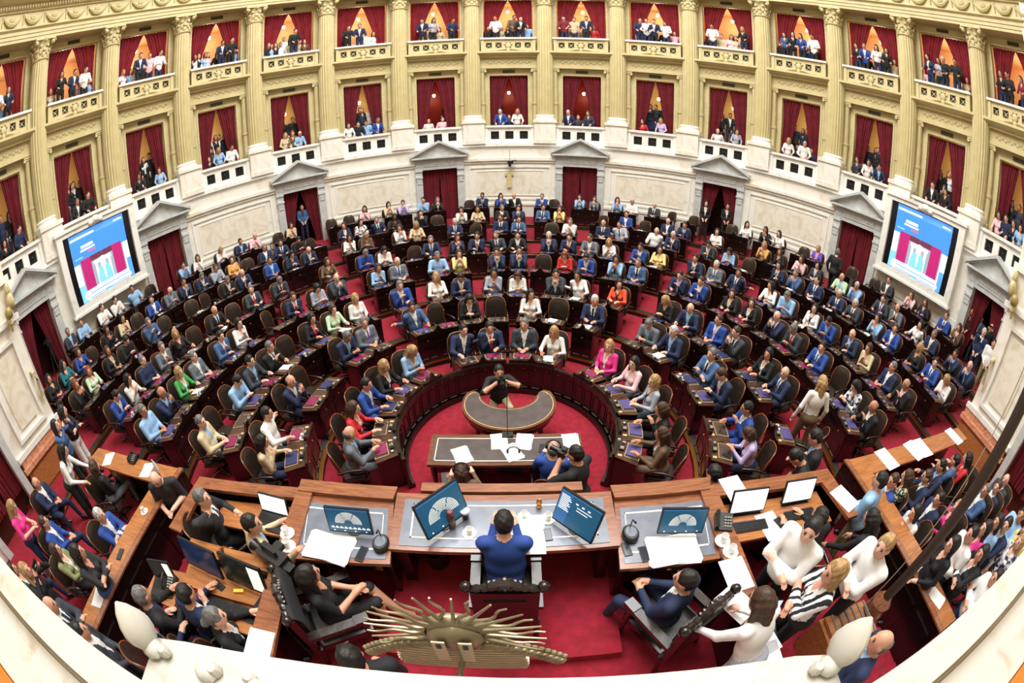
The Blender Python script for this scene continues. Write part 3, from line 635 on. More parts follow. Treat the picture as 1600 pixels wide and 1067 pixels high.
def pose(key):
    if key in POSES: return POSES[key]
    fem, nm = key; k = {}
    m = -1 if nm.endswith('m') else 1; n = nm.rstrip('m')
    def X(l, r):     # mirrored hand targets
        return dict(lh=l, rh=r) if m > 0 else dict(lh=(-r[0],) + tuple(r[1:]), rh=(-l[0],) + tuple(l[1:]))
    if n == '0': k = dict(X((-.16, .36, DK), (.17, .38, DK)), lean=.08, hy=.0, hp=.1)
    elif n == '0a': k = dict(X((-.14, .36, DK), (.1, .33, DK)), lean=.02, hy=.4*m, hp=.06)
    elif n == '0c': k = dict(X((-.1, .27, .70), (.08, .25, .70)), lean=-.05, hy=.2*m)
    elif n == '1': k = dict(X((-.1, .36, DK), (.03, .13, -.27, 1)), lean=.1, hy=.1*m, hp=.12, side=.05*m)
    elif n == '2': k = dict(X((-.045, .3, .93), (.045, .3, .93)), lean=.12, hp=.1, hy=.1*m)
    elif n == '3': k = dict(X((.06, .19, .76), (-.06, .23, .73)), ehy=.5, lean=-.02, hy=.15*m)
    elif n == '4': k = dict(X((-.44, -.1, .74), (.16, .37, DK)), lean=.0, side=-.1*m, hy=.15*m, hp=.06)
    elif n == '5': k = dict(X((-.06, .34, DK), (.07, .36, DK + .02)), lean=.2, hp=.5, hy=.1*m)
    elif n == 'lap': k = dict(X((-.08, .3, .68), (.06, .3, .68)), lean=-.08, hy=.25*m, legs='open')
    elif n == 'lapx': k = dict(X((-.02, .3, .70), (.06, .3, .72)), lean=-.06, hy=.3*m, legs='cross', bare=True, short=True)
    elif n == 'pres': k = dict(lh=(-.1, .33, .82), rh=(.1, .33, .82), lean=.16, hp=.2, elbow_out=.12, belly=.03)
    elif n == 'point': k = dict(X((-.16, .38, DK), (.52, .28, 1.0)), lean=.1, hy=-.5*m)
    elif n == 'hair': k = dict(X((-.1, .26, .72), (.15, .02, -.12, 1)), lean=-.05, hy=-.3*m, elbow_out=1.2)
    elif n == 's0': k = dict(X((-.1, .19, .98), (.1, .2, .97)), sit=False, lean=.0, hy=.1*m)
    elif n == 's1': k = dict(X((.06, .19, 1.18), (-.06, .23, 1.15)), ehy=.5, elbow_out=.6, sit=False, lean=.0, hy=.3*m, hp=.05)
    elif n == 's2': k = dict(sit=False, lean=.0, hy=.2*m, legs='step')
    elif n == 's3': k = dict(X((-.1, .17, -.17, 1), (.1, .15, -.16, 1)), sit=False, lean=.1, hp=.05, elbow_out=.9, short=True)
    elif n == 's3j': k = dict(X((-.1, .26, -.06, 1), (.1, .26, -.05, 1)), sit=False, lean=.0, hp=-.1, elbow_out=.6)
    elif n == 's4': k = dict(X((-.22, .48, .95), (.2, .4, .97)), sit=False, lean=.38, hp=.2, hy=.1*m)
    elif n == 's5': k = dict(X((-.1, .26, 1.12), (.08, .28, 1.1)), sit=False, lean=.12, hp=.45, short=True)
    elif n == 's6': k = dict(X((-.1, .3, 1.0), (.3, .2, .95)), sit=False, lean=.5, hp=.8)
    elif n == 'rail': k = dict(X((-.2, .32, 1.02), (.18, .34, 1.02)), sit=False, lean=.24, hp=.25, hy=.2*m)
    elif n == 'kneel': k = dict(X((-.12, .18, -.12, 1), (.1, .15, -.16, 1)), sit=True, lean=.1, hp=.0, elbow_out=1.3, short=True, legs='kneel')
    B = make_body(fem, **k); me = body_mesh('body_%s_%s' % ('f' if fem else 'm', nm), B)
    POSES[key] = (me, B); return POSES[key]
# ---------------------------------------------------------------- deputies' seats, desks and people
M_LEATHER = mat('brown_leather', (50, 40, 33), .3, rgb2=(43, 33, 27), scale=14, bump=.12, coat=.05)
M_RIM = mat('chair_wood', (132, 74, 38), .25, rgb2=(104, 56, 28), scale=6, coat=.4)
M_INSET = mat('desk_leather', (80, 62, 54), .45, rgb2=(70, 52, 46), scale=12)
M_GOLD = mat('gilt_line', (196, 168, 120), .4)
M_CON = mat('console_black', (26, 25, 26), .3); M_SILV = mat('silver_metal', (190, 190, 186), .25, .8)
M_SLOT = mat('pale_slot', (126, 112, 104), .35)  # vent slots on desk and bench fronts, highlights painted into the pale tone
def hwf(t, w): return w*(.93 + .07*min(1, t/.5)) if t < .55 else w*max(0, 1 - ((t - .55)/.45)**3.2*.55)**.6
def chair_meshes():
    d = {}
    b = MB()
    pts = [(.24*cos(a) if abs(cos(a)) < 9 else 0, .24*sin(a)) for a in [2*pi*i/20 for i in range(20)]]
    sq = [(max(-.25, min(.25, .33*cos(2*pi*i/24))), max(-.23, min(.25, .32*sin(2*pi*i/24)))) for i in range(24)]
    b.poly(sq, .33, .38); b.poly([(x*.9, y*.9) for x, y in sq], .38, .405); d['seat'] = b.mesh('chair_seat', M_LEATHER, True, 60)
    b = MB(); w = .262; z0, hh = .40, .53
    def F(sg):
        def fn(u, v):
            x = (2*u - 1)*hwf(v, w); e = (1 - (2*u - 1)**4)*(1 - (2*v - 1)**6)
            return (x, -.25 - .10*v + .09*(x/.25)**2 + sg*(.028*e + .004), z0 + hh*v)
        return fn
    b.grid(F(1), 10, 10); b.grid(F(-1), 10, 10); d['backrest'] = b.mesh('chair_back', M_LEATHER, True, 180)
    b = MB(); pt = []
    for i in range(11): v = i/10; pt.append((-hwf(v, w), -.25 - .1*v + .09*(hwf(v, w)/.25)**2, z0 + hh*v))
    top = [(hwf(1, w)*(-1 + 2*i/6), -.35 + .09*(hwf(1, w)*(-1 + 2*i/6)/.25)**2, z0 + hh + .012*(1 - (2*i/6 - 1)**2)) for i in range(1, 6)]
    pt = pt + top + [(-x, y, z) for x, y, z in pt[::-1]]
    b.tube(pt, .0135, 6); d['back_frame'] = b.mesh('chair_rim', M_RIM, True, 80)
    b = MB(); b.tube([(0, -.26, .6), (0, -.02, .625), (0, .16, .61), (0, .22, .56), (0, .2, .45), (0, .16, .36)], [.022, .027, .027, .024, .02, .02], 6); d['armrest'] = b.mesh('chair_arm', M_MAHOG, True, 80)
    b = MB(); b.lathe([(.05, .05), (.04, .12), (.035, .29), (.12, .33)], 10)
    for i in range(4): a = pi/4 + i*pi/2; b.tube([(0, 0, .09), (.18*cos(a), .18*sin(a), .07), (.27*cos(a), .27*sin(a), .03)], [.035, .03, .025], 6)
    d['pedestal'] = b.mesh('chair_pedestal', M_MAHOG, True, 60)
    return d
CH = chair_meshes()
def chair(loc, rz, label, group):
    t = tag(empty('armchair', loc, rz), label, 'chair', group)
    for k in ('seat', 'backrest', 'back_frame', 'pedestal'): link(k, CH[k], t)
    for s in (-1, 1): link('armrest', CH['armrest'], t, (s*.285, 0, 0))
    return t
SW = .66
def bend_in(b, r):
    b.v = [((r - y)*sin(x/r), r - (r - y)*cos(x/r), z) for x, y, z in b.v]; return b
def desk_meshes(r, n):
    H = SW*n/2 - .012; d = {}; nx = 2*n
    def bx(b, *a, mi=0): b.box(*a, mi, nx)
    def tilt(y): return .735 + (y - .28)*.12
    b = MB(); b.prof([(.28, .715), (.69, .765), (.69, .79), (.28, .74)], [-H + 2*H*i/nx for i in range(nx+1)]); d['desktop'] = bend_in(b, r).mesh('desktop', M_MAHOGT, False)
    b = MB(); bx(b, -H, H, .66, .695, 0, .77)
    bx(b, -H, H, .695, .715, .0, .09); bx(b, -H, H, .695, .712, .69, .74); bx(b, -H, H, .695, .705, .50, .53)
    for j in range(n):
        xc = (j - (n-1)/2)*SW
        frame(b, xc - .27, xc + .27, .16, .46, .695, .03, -.012, 2)
        b.ell((xc, .70, .60), (.022, .014, .022), 6, 4, 1)
        for q in (-1, 1): b.box(xc + q*.14 - .1, xc + q*.14 + .1, .70, .708, .10, .112, 2)
    d['front_panel'] = bend_in(b, r).mesh('desk_front', [M_MAHOG, M_BRASS, M_SLOT], False)
    b = MB(); bx(b, -H, H, .672, .715, .77, .835)
    b.add([(x, y, z) for y in (.668, .718) for x, z in ((-.16, .83), (.16, .83), (.11, .85), (.06, .90), (.03, .955), (0, .975), (-.03, .955), (-.06, .90), (-.11, .85))], [tuple(range(9)), tuple(range(9, 18))[::-1]] + [(i, (i+1) % 9, 9 + (i+1) % 9, 9 + i) for i in range(9)])
    d['crest_rail'] = bend_in(b, r).mesh('crest_rail', M_MAHOG, False)
    for s, nm in ((-1, 'l'), (1, 'r')):
        b = MB(); x0, x1 = sorted((s*H, s*(H - .03))); b.box(x0, x1, .3, .67, 0, .725); b.box(min(x0, s*(H + .008)), max(x1, s*(H + .008)), .36, .62, .12, .6); d['side_' + nm] = bend_in(b, r).mesh('desk_side', M_MAHOG, False)
    for j in range(n):
        xc = (j - (n-1)/2)*SW
        b = MB(); b.prof([(.30, tilt(.30) + .012), (.53, tilt(.53) + .012), (.53, tilt(.53) + .017), (.30, tilt(.30) + .017)], [xc - .2, xc, xc + .2], 0)
        b.prof([(.29, tilt(.29) + .01), (.54, tilt(.54) + .01), (.54, tilt(.54) + .014), (.29, tilt(.29) + .014)], [xc - .212, xc, xc + .212], 1)
        d['inset%d' % j] = bend_in(b, r).mesh('desk_inset', [M_INSET, M_GOLD], False)
        b = MB(); b.box(xc - .09, xc + .09, .575, .655, .765, .82, 0); b.box(xc - .07, xc + .02, .58, .64, .82, .826, 1)
        d['console%d' % j] = bend_in(b, r).mesh('desk_console', [M_CON, M_SILV], False)
        b = MB(); b.lathe([(.03, .77), (.034, .81), (.03, .82), (.02, .822)], 8, 0, Matrix.Translation((xc + .17, .6, 0))); d['well%d' % j] = bend_in(b, r).mesh('desk_well', M_SILV, False)
        b = MB(); b.box(xc - .25, xc - .19, .57, .64, .77, .785); d['plate%d' % j] = bend_in(b, r).mesh('desk_plate', M_GOLD, False)
        b = MB(); b.tube([(xc + .05, .62, .82), (xc + .05, .6, .90), (xc + .04, .54, .95), (xc + .035, .5, .955)], [.006, .006, .008, .012], 5)
        d['mic%d' % j] = bend_in(b, r).mesh('desk_mic', M_BLACK)
    return d
DM = {(k, n): desk_meshes(RC[k], n) for k in range(8) for n in (1, 2)}
ROWN = ['front', 'second', 'third', 'fourth', 'fifth', 'sixth', 'seventh', 'back']
MODS = """0 -103.48 2;0 -72.66 2;0 -49.71 1;0 -14.93 2;0 15.23 2;0 50.01 1;0 73.65 2;0 106.23 2;1 -104.94 2;1 -80.51 2;1 -54.67 2;1 -27.49 2;1 -8.56 2;1 12.27 2;1 29.77 1;1 55.36 2;1 80.16 2;1 104.08 2;2 -99.37 2;2 -84.74 2;2 -70.17 2;2 -55.68 2;2 -44.53 1;2 -31.03 1;2 -17.02 2;2 -0.66 2;2 17.36 2;2 32.33 1;2 50.86 2;2 66.56 2;2 84.44 2;2 102.35 1;3 -97.71 2;3 -85.93 2;3 -73.13 2;3 -57.84 2;3 -46.02 2;3 -30.18 2;3 -14.82 2;3 0.01 2;3 8.59 1;3 17.12 2;3 29.81 2;3 46.00 2;3 59.61 2;3 72.53 2;3 85.19 2;3 98.03 2;4 -94.51 2;4 -85.17 2;4 -75.88 2;4 -68.81 1;4 -61.65 2;4 -52.99 1;4 -41.35 1;4 -30.51 2;4 -19.65 2;4 -9.32 2;4 0.04 2;4 11.53 2;4 20.91 2;4 32.24 2;4 45.32 2;4 52.41 1;4 62.92 2;4 73.43 2;4 83.72 2;4 94.06 2;5 -93.77 2;5 -85.06 2;5 -75.48 2;5 -65.65 2;5 -57.94 2;5 -50.00 1;5 -43.85 2;5 -31.47 2;5 -20.86 2;5 -9.14 2;5 0.37 2;5 10.99 2;5 21.65 2;5 32.44 2;5 42.04 1;5 48.35 2;5 58.94 2;5 65.08 1;5 71.98 2;5 81.03 2;5 88.60 1;5 94.46 2;6 -93.60 2;6 -86.93 2;6 -80.28 2;6 -73.60 2;6 -66.85 2;6 -60.11 2;6 -53.39 2;6 -46.76 2;6 -40.12 2;6 -30.71 2;6 -23.95 2;6 -15.56 2;6 -7.57 2;6 0.40 2;6 8.52 2;6 18.11 1;6 24.86 2;6 33.12 2;6 41.16 1;6 52.44 2;6 59.79 2;6 68.27 2;6 76.94 2;6 84.71 2;6 93.11 2;7 -83.40 2;7 -76.41 2;7 -69.82 2;7 -60.05 2;7 -54.21 1;7 -48.97 2;7 -42.04 2;7 -32.86 1;7 -28.13 2;7 -20.90 2;7 -14.42 2;7 -6.22 2;7 -0.01 2;7 7.58 2;7 14.68 2;7 21.63 2;7 28.51 2;7 34.10 1;7 43.08 2;7 49.43 2;7 56.69 2;7 64.57 1;7 70.39 2;7 77.85 2;7 84.75 2"""
cnt = [0]*8
for e in MODS.split(';'):
    k, a, n = e.split(); k = int(k); a = float(a); n = int(n); cnt[k] += 1; r = RC[k]
    t = tag(empty('deputy_desk', pol(a, r, ZR[k], CX, CY), pi - rad(a)), 'dark mahogany %s desk, %s row, %s desk from left end' % ('double' if n == 2 else 'single', ROWN[k], ordw(cnt[k])), 'desk', 'desks of the %s row' % ROWN[k])
    d = DM[(k, n)]; t.scale = (1, 1, .92)
    for q in ('desktop', 'front_panel', 'crest_rail'): link(q, d[q], t)
    link('side_panel', d['side_l'], t); link('side_panel', d['side_r'], t)
    for j in range(n):
        link('leather_inset', d['inset%d' % j], t); link('console', d['console%d' % j], t); link('microphone', d['mic%d' % j], t); link('inkwell', d['well%d' % j], t); link('brass_plate', d['plate%d' % j], t)
# curved base under the front ring of desks
t = tag(empty('ring_plinth', (CX, CY + 1.9, 0)), 'dark curved mahogany plinth closing the front ring of desks', 'plinth')
b = MB(); b.arc([(1.80, 0), (1.9, 0), (1.9, .06), (1.85, .1), (1.80, .1)], -121, 121, 60); link('plinth', b.mesh('ring', M_MAHOG), t, (0, -1.9, 0))
for i in range(16):
    a0, a1 = (-121 + i*14.7, -121 + (i+1)*14.7 - .25) if i < 8 else (-1.2 + (i-8)*15.3, -1.2 + (i-7)*15.3 - .25)
    b = MB(); b.arc([(1.89, .0), (1.93, 0), (1.93, .71), (1.89, .71)], a0, a1, 5); b.arc([(1.865, .62), (1.89, .62), (1.89, .7), (1.865, .7)], a0, a1, 5)
    m_ = (a0 + a1)/2
    for e0, e1 in ((a0 + .6, m_ - .5), (m_ + .5, a1 - .6)):
        b.arc([(1.877, .52), (1.89, .52), (1.89, .55), (1.877, .55)], e0, e1, 3); b.arc([(1.877, .2), (1.89, .2), (1.89, .23), (1.877, .23)], e0, e1, 3)
        b.arc([(1.877, .23), (1.89, .23), (1.89, .52), (1.877, .52)], e0, e0 + .7, 1); b.arc([(1.877, .23), (1.89, .23), (1.89, .52), (1.877, .52)], e1 - .7, e1, 1)
        b.arc([(1.88, .12), (1.89, .12), (1.89, .135), (1.88, .135)], e0 + .8, e1 - .8, 2, 1); b.arc([(1.87, .585), (1.89, .585), (1.89, .6), (1.87, .6)], (e0 + e1)/2 - .5, (e0 + e1)/2 + .5, 1, 2)
    link('plinth_panel', b.mesh('ring_panel', [M_MAHOG, M_SLOT, M_BRASS], False), t, (0, -1.9, 0))
b = MB(); b.box(-.2, .2, -.15, .15, 0, .012); ME_FOLD = b.mesh('folder', [M_PAPER])
b = MB(); b.box(-.105, .105, -.148, .148, 0, .004); b.box(-.1, .1, -.14, .15, .004, .007, 0, 1, Matrix.Rotation(.12, 4, 'Z')); ME_PAP = b.mesh('paper', M_PAPER, False)
b = MB(); b.box(-.036, .036, -.075, .075, 0, .009); b.box(-.032, .032, -.068, .068, .009, .0095, 1); ME_PH = b.mesh('phone', [M_BLACK, mat('phone_glass', (40, 44, 54), .08)], False)
b = MB(); b.lathe([(.026, 0), (.03, .02), (.036, .085), (.034, .085), (.028, .02)], 12); b.lathe([(.07, -.004), (.075, .006), (.03, .002)], 12); ME_CUP = b.mesh('cup', mat('porcelain', (244, 242, 240), .2))
b = MB(); b.lathe([(.03, 0), (.032, .02), (.03, .15), (.012, .19), (.012, .215)], 10); ME_BOT = b.mesh('bottle', mat('clear_plastic', (196, 214, 224), .1))
FC = [mat('purple_folder', (78, 70, 124), .5), mat('maroon_folder', (128, 36, 78), .5), mat('navy_folder', (40, 48, 92), .5)]
FN = ['purple', 'maroon', 'navy']
SEATS = """0 -110.69 m0 g l - 0;0 -96.26 wb r w - 0;0 -79.88 md u w - 0;0 -65.45 wy k w - 0;0 -49.71 wy l w - 5;0 -22.14 md n w - 4;0 -7.71 md n w r 1;0 8.01 mg c w - 0;0 22.44 wy w w - 0;0 50.01 wy p w - 0;0 66.44 wd q w - 0;0 80.87 wy G k - 0;0 99.01 wb k k - 1;0 113.45 wb b w - 0;1 -109.50 wd - e - 1;1 -100.38 md - w - 4;1 -85.07 m0 n w - 2;1 -75.96 E;1 -59.22 mg n l - 5;1 -50.11 mg g w v 0;1 -32.04 md s w - 4;1 -22.93 E;1 -13.12 wd k w - 5;1 -4.01 E;1 7.71 wd w w - 0;1 16.82 E;1 29.77 mw n w k 0;1 50.81 mg g l - 5;1 59.92 mw n l - 0;1 75.61 mg s w k 3;1 84.72 mb n w q 5;1 99.53 md u w i 1;1 108.64 wb i k - 5;2 -102.87 mg e l - 0;2 -95.87 E;2 -88.24 md - l - 5;2 -81.24 md c l - 0;2 -73.67 mg k w n 1;2 -66.67 E;2 -59.19 wd k p - 1;2 -52.18 wb - m - 0;2 -44.53 wy - w - 0;2 -31.03 mg u w - 1;2 -20.52 wy w w - 0;2 -13.52 md n w - 5;2 -4.17 wd G G - 1;2 2.84 wb - w - 5;2 13.86 md c w - 2;2 20.86 wd - w - 4;2 32.33 wd o k - 0;2 47.36 wy k k - 5;2 54.36 m0 n l - 0;2 63.06 mb u w i 0;2 70.06 mb c w k 2;2 80.93 wd k w - 0;2 87.94 m0 n w s 0;2 102.35 E;3 -100.41 mg - l - 0;3 -95.01 m0 n l - 2;3 -88.63 wy N w - 0;3 -83.23 mg g w - 0;3 -75.83 md s w i 1;3 -70.43 wd - w - 1;3 -60.54 E;3 -55.14 mb n w p 1;3 -48.72 wd - G - 5;3 -43.32 m0 c l - 2;3 -32.88 wb - l - 1;3 -27.48 m0 g w u 0;3 -17.52 mg - l - 0;3 -12.12 wb y w - 2;3 -2.69 md n w - 2;3 2.71 md n w - 2;3 8.59 E;3 14.42 wr r r - 5;3 19.82 md u w - 5;3 27.11 wd l k - 2;3 32.51 mg s w k 0;3 43.30 md n i - 1;3 48.70 mb u w - 1;3 56.91 wb k e - 0;3 62.31 wb k w - 0;3 69.83 m0 n w v 2;3 75.23 mg c w r 5;3 82.49 md u w s 0;3 87.89 E;3 95.33 wd - f - 5;3 100.73 m0 k w - 1;4 -96.75 md u w - 5;4 -92.28 wd w y - 1;4 -87.40 mg - n - 0;4 -82.93 mg g w - 1;4 -78.11 wy - k - 4;4 -73.64 E;4 -68.81 m0 k w k 0;4 -63.89 E;4 -59.41 mg c w r 0;4 -52.99 mg c w k 5;4 -41.35 wb b b - 0;4 -32.75 mg - u - 5;4 -28.27 wd - w - 5;4 -21.88 E;4 -17.41 mg n w s 0;4 -11.56 wb n w - 2;4 -7.08 md n w - 1;4 -2.20 mg c w k 4;4 2.28 md k w - 0;4 9.30 mw n w - 2;4 13.77 md n w r 1;4 18.67 mb g w - 0;4 23.15 wy w w - 1;4 30.01 md u w - 1;4 34.48 wd - y - 0;4 43.08 md n w - 1;4 47.56 mw g w s 0;4 52.41 mb n w s 4;4 60.69 wd - w - 0;4 65.16 mg - l - 5;4 71.19 wd w k - 0;4 75.67 md u l - 5;4 81.48 m0 n l - 1;4 85.96 wb - e - 1;4 91.82 mg n w - 0;4 96.29 m0 k q - 1;5 -95.62 wr - k - 2;5 -91.93 wr m w - 0;5 -86.91 wb k e - 0;5 -83.22 md - k - 5;5 -77.33 mg s s - 1;5 -73.64 E;5 -67.50 E;5 -63.81 E;5 -59.78 mg k w - 5;5 -56.09 m0 n w - 1;5 -50.00 md u l - 0;5 -45.70 wd - n - 5;5 -42.01 m0 n w - 5;5 -33.31 wd - w - 1;5 -29.62 wy b b - 5;5 -22.70 wb - w - 2;5 -19.02 wy - e - 0;5 -10.99 mw n w s 0;5 -7.30 E;5 -1.47 mb n w k 0;5 2.22 md s w k 0;5 9.15 E;5 12.84 mg - w - 1;5 19.81 m0 n w k 0;5 23.50 md G w k 4;5 30.60 m0 - w - 4;5 34.28 mw n w - 1;5 42.04 md c w - 5;5 46.51 wd - l - 5;5 50.20 E;5 57.10 wd n w - 1;5 60.79 mg s l - 2;5 65.08 md n w s 0;5 70.14 mw n w s 0;5 73.83 mw c w n 0;5 79.18 wd l w - 2;5 82.87 mb u w - 0;5 88.60 wy - k - 0;5 92.61 md u w s 0;5 96.30 wy w w - 5;6 -95.21 wd - k - 0;6 -91.99 wd - t - 0;6 -88.54 wb - u - 0;6 -85.33 E;6 -81.89 wd k k - 1;6 -78.67 wd - e - 1;6 -75.21 E;6 -71.99 mb u w - 0;6 -68.46 m0 g l - 5;6 -65.24 md n w - 2;6 -61.72 mg n w - 5;6 -58.50 mb G l - 1;6 -55.00 wb - a - 0;6 -51.78 E;6 -48.37 mg n w - 0;6 -45.16 md n w u 0;6 -41.73 md k k - 5;6 -38.51 E;6 -32.32 wb n w - 0;6 -29.10 wd - f - 0;6 -25.56 mg n w k 4;6 -22.34 wd k k - 0;6 -17.17 mb - k - 2;6 -13.95 E;6 -9.18 wd - w - 2;6 -5.97 wb - e - 0;6 -1.21 mg k w - 0;6 2.01 mb n l - 2;6 6.91 md s w k 0;6 10.13 wb - y - 2;6 18.11 E;6 23.25 mb u w - 0;6 26.47 E;6 31.51 m0 n w - 0;6 34.73 mb n l - 1;6 41.16 wd - w - 0;6 50.83 wy a w - 2;6 54.05 wb k k - 1;6 58.19 wb - q - 1;6 61.40 wd c G - 0;6 66.66 m0 m l - 0;6 69.88 mw - l - 2;6 75.33 md c w v 0;6 78.55 m0 g w k 1;6 83.10 wd - w - 4;6 86.32 mg n w e 0;6 91.50 md n l - 2;6 94.72 m0 n l - 2;7 -84.77 mg c l - 0;7 -82.03 mb - l - 0;7 -77.78 mb - w - 0;7 -75.04 md - w - 1;7 -71.20 md - l - 4;7 -68.45 E;7 -61.42 md - l - 2;7 -58.68 wb - w - 1;7 -54.21 wy - w - 5;7 -50.34 md n l - 0;7 -47.60 m0 - q - 1;7 -43.41 E;7 -40.67 wd - e - 1;7 -32.86 E;7 -29.50 E;7 -26.76 wd - q - 1;7 -22.27 wd - e - 2;7 -19.53 md - i - 2;7 -15.79 md - l - 1;7 -13.05 wg k w - 2;7 -7.59 E;7 -4.85 md n l - 1;7 -1.38 wd u u - 2;7 1.36 m0 k w - 4;7 6.21 mg u w - 1;7 8.95 E;7 13.31 wd l w - 2;7 16.05 wb g w - 2;7 20.26 wb l l - 2;7 23.00 mw - w - 0;7 27.14 m0 c w k 0;7 29.88 E;7 34.10 E;7 41.71 E;7 44.45 wd - w - 0;7 48.06 wd k w - 2;7 50.80 wd - w - 4;7 55.32 E;7 58.06 wy v i - 0;7 64.57 E;7 69.02 E;7 71.76 md c w - 0;7 76.48 wb q q - 2;7 79.22 wb k u - 0;7 83.38 mb u w k 0;7 86.12 wb b w - 1"""
cnt = [0]*8
def styl(h):
    if h[0] == 'm': return 'bald' if h[1] == '0' else 'short'
    return {'d': 'long', 'b': 'long', 'y': 'long', 'r': 'long', 'g': 'bob', 'w': 'bob'}[h[1]]
def desc(hc, jac, shirt, tie):
    sx = 'man' if hc[0] == 'm' else 'woman'
    h = ('balding' if hc[1] == '0' else HAIRC[hc[1]][0] + '-haired')
    if shirt == '-': return '%s %s in %s top' % (h, sx, CNAME(jac))
    if tie != '-': return '%s %s in %s suit, %s tie' % (h, sx, CNAME(jac), CNAME(tie))
    return '%s %s in %s jacket' % (h, sx, CNAME(jac))
for e in SEATS.split(';'):
    q = e.split(); k = int(q[0]); a = float(q[1]); cnt[k] += 1; r = RC[k]; m = cnt[k]
    where = '%s row, %s seat from left end' % (ROWN[k], ordw(m))
    emp = q[2] == 'E'
    rc = r + .10
    jit = rnd.uniform(-.12, .12) + (rnd.choice((-.5, .45)) if emp and rnd.random() < .4 else 0)
    chair(pol(a, rc, ZR[k], CX, CY), pi - rad(a) + jit, 'brown leather armchair%s, %s' % (' standing empty' if emp else '', where), 'chairs of the %s row' % ROWN[k])
    if not emp:
        hc, jac, shirt, tie, po = q[2:7]; fem = hc[0] == 'w'
        if jac == '-': jac, shirt = shirt, '-'
        opt = {'0': ['0', '0a', '0am', '0c', '0cm'], '1': ['1', '1m'], '2': ['2', '2m'], '3': ['3'], '4': ['4', '4m'], '5': ['5', '5m']}[po]
        me, B = pose((fem, rnd.choice(opt)))
        st = styl(hc)
        if fem and rnd.random() < .2: st = 'bob'
        if fem and jac == 'c' and hc == 'wd' and shirt == 'G': st = 'curly'
        trou = rnd.choice('nkkcd') if jac in 'wlqyioperGvmtNaf' or shirt == '-' else jac
        sk = rnd.choice((0, 0, 0, 1, 1, 2)); sk = 3 if (k, m) in ((6, 22), (7, 15)) else sk
        person(me, B, hc[1], jac, shirt, tie, trou, sk, st, pol(a, r + .06, ZR[k] + .0, CX, CY), pi - rad(a) + rnd.uniform(-.1, .1), '%s, %s' % (desc(hc, jac, shirt, tie), where), 'deputies of the %s row' % ROWN[k], rnd.uniform(1.03, 1.09))
    # things on the desk
    def on(yy, xo, zz=0):
        p = pol(a + math.degrees(xo/(r)), r - yy, ZR[k] + (.735 + (yy - .28)*.12 + .018)*.92 + zz, CX, CY); return p
    u = rnd.random()
    if u < .62:
        c = rnd.choice((0, 0, 1, 1, 2)); o = link('folder', ME_FOLD, None, on(.42, rnd.uniform(-.03, .03)), pi - rad(a)); o.rotation_euler[0] = .12; o.scale = (.8*(r - .4)/r, .75, 1)
        o.material_slots[0].link = 'OBJECT'; o.material_slots[0].material = FC[c]
        tag(o, '%s folder lying on desk, %s' % (FN[c], where), 'folder', 'folders on the desks')
    elif u < .78:
        o = link('paper_sheet', ME_PAP, None, on(.42, rnd.uniform(-.04, .04)), pi - rad(a) + rnd.uniform(-.3, .3)); o.rotation_euler[0] = .12
        tag(o, 'white papers lying on desk, %s' % where, 'paper', 'papers on the desks')
    elif u < .9:
        o = link('mobile_phone', ME_PH, None, on(.4, .12), pi - rad(a) + rnd.uniform(-.4, .4)); o.rotation_euler[0] = .12
        tag(o, 'black mobile phone on desk, %s' % where, 'phone', 'phones on the desks')
    if rnd.random() < .16 and k > 0:
        o = link('coffee_cup', ME_CUP, None, on(.6, -.13), 0); tag(o, 'white cup and saucer on desk, %s' % where, 'cup', 'cups on the desks')
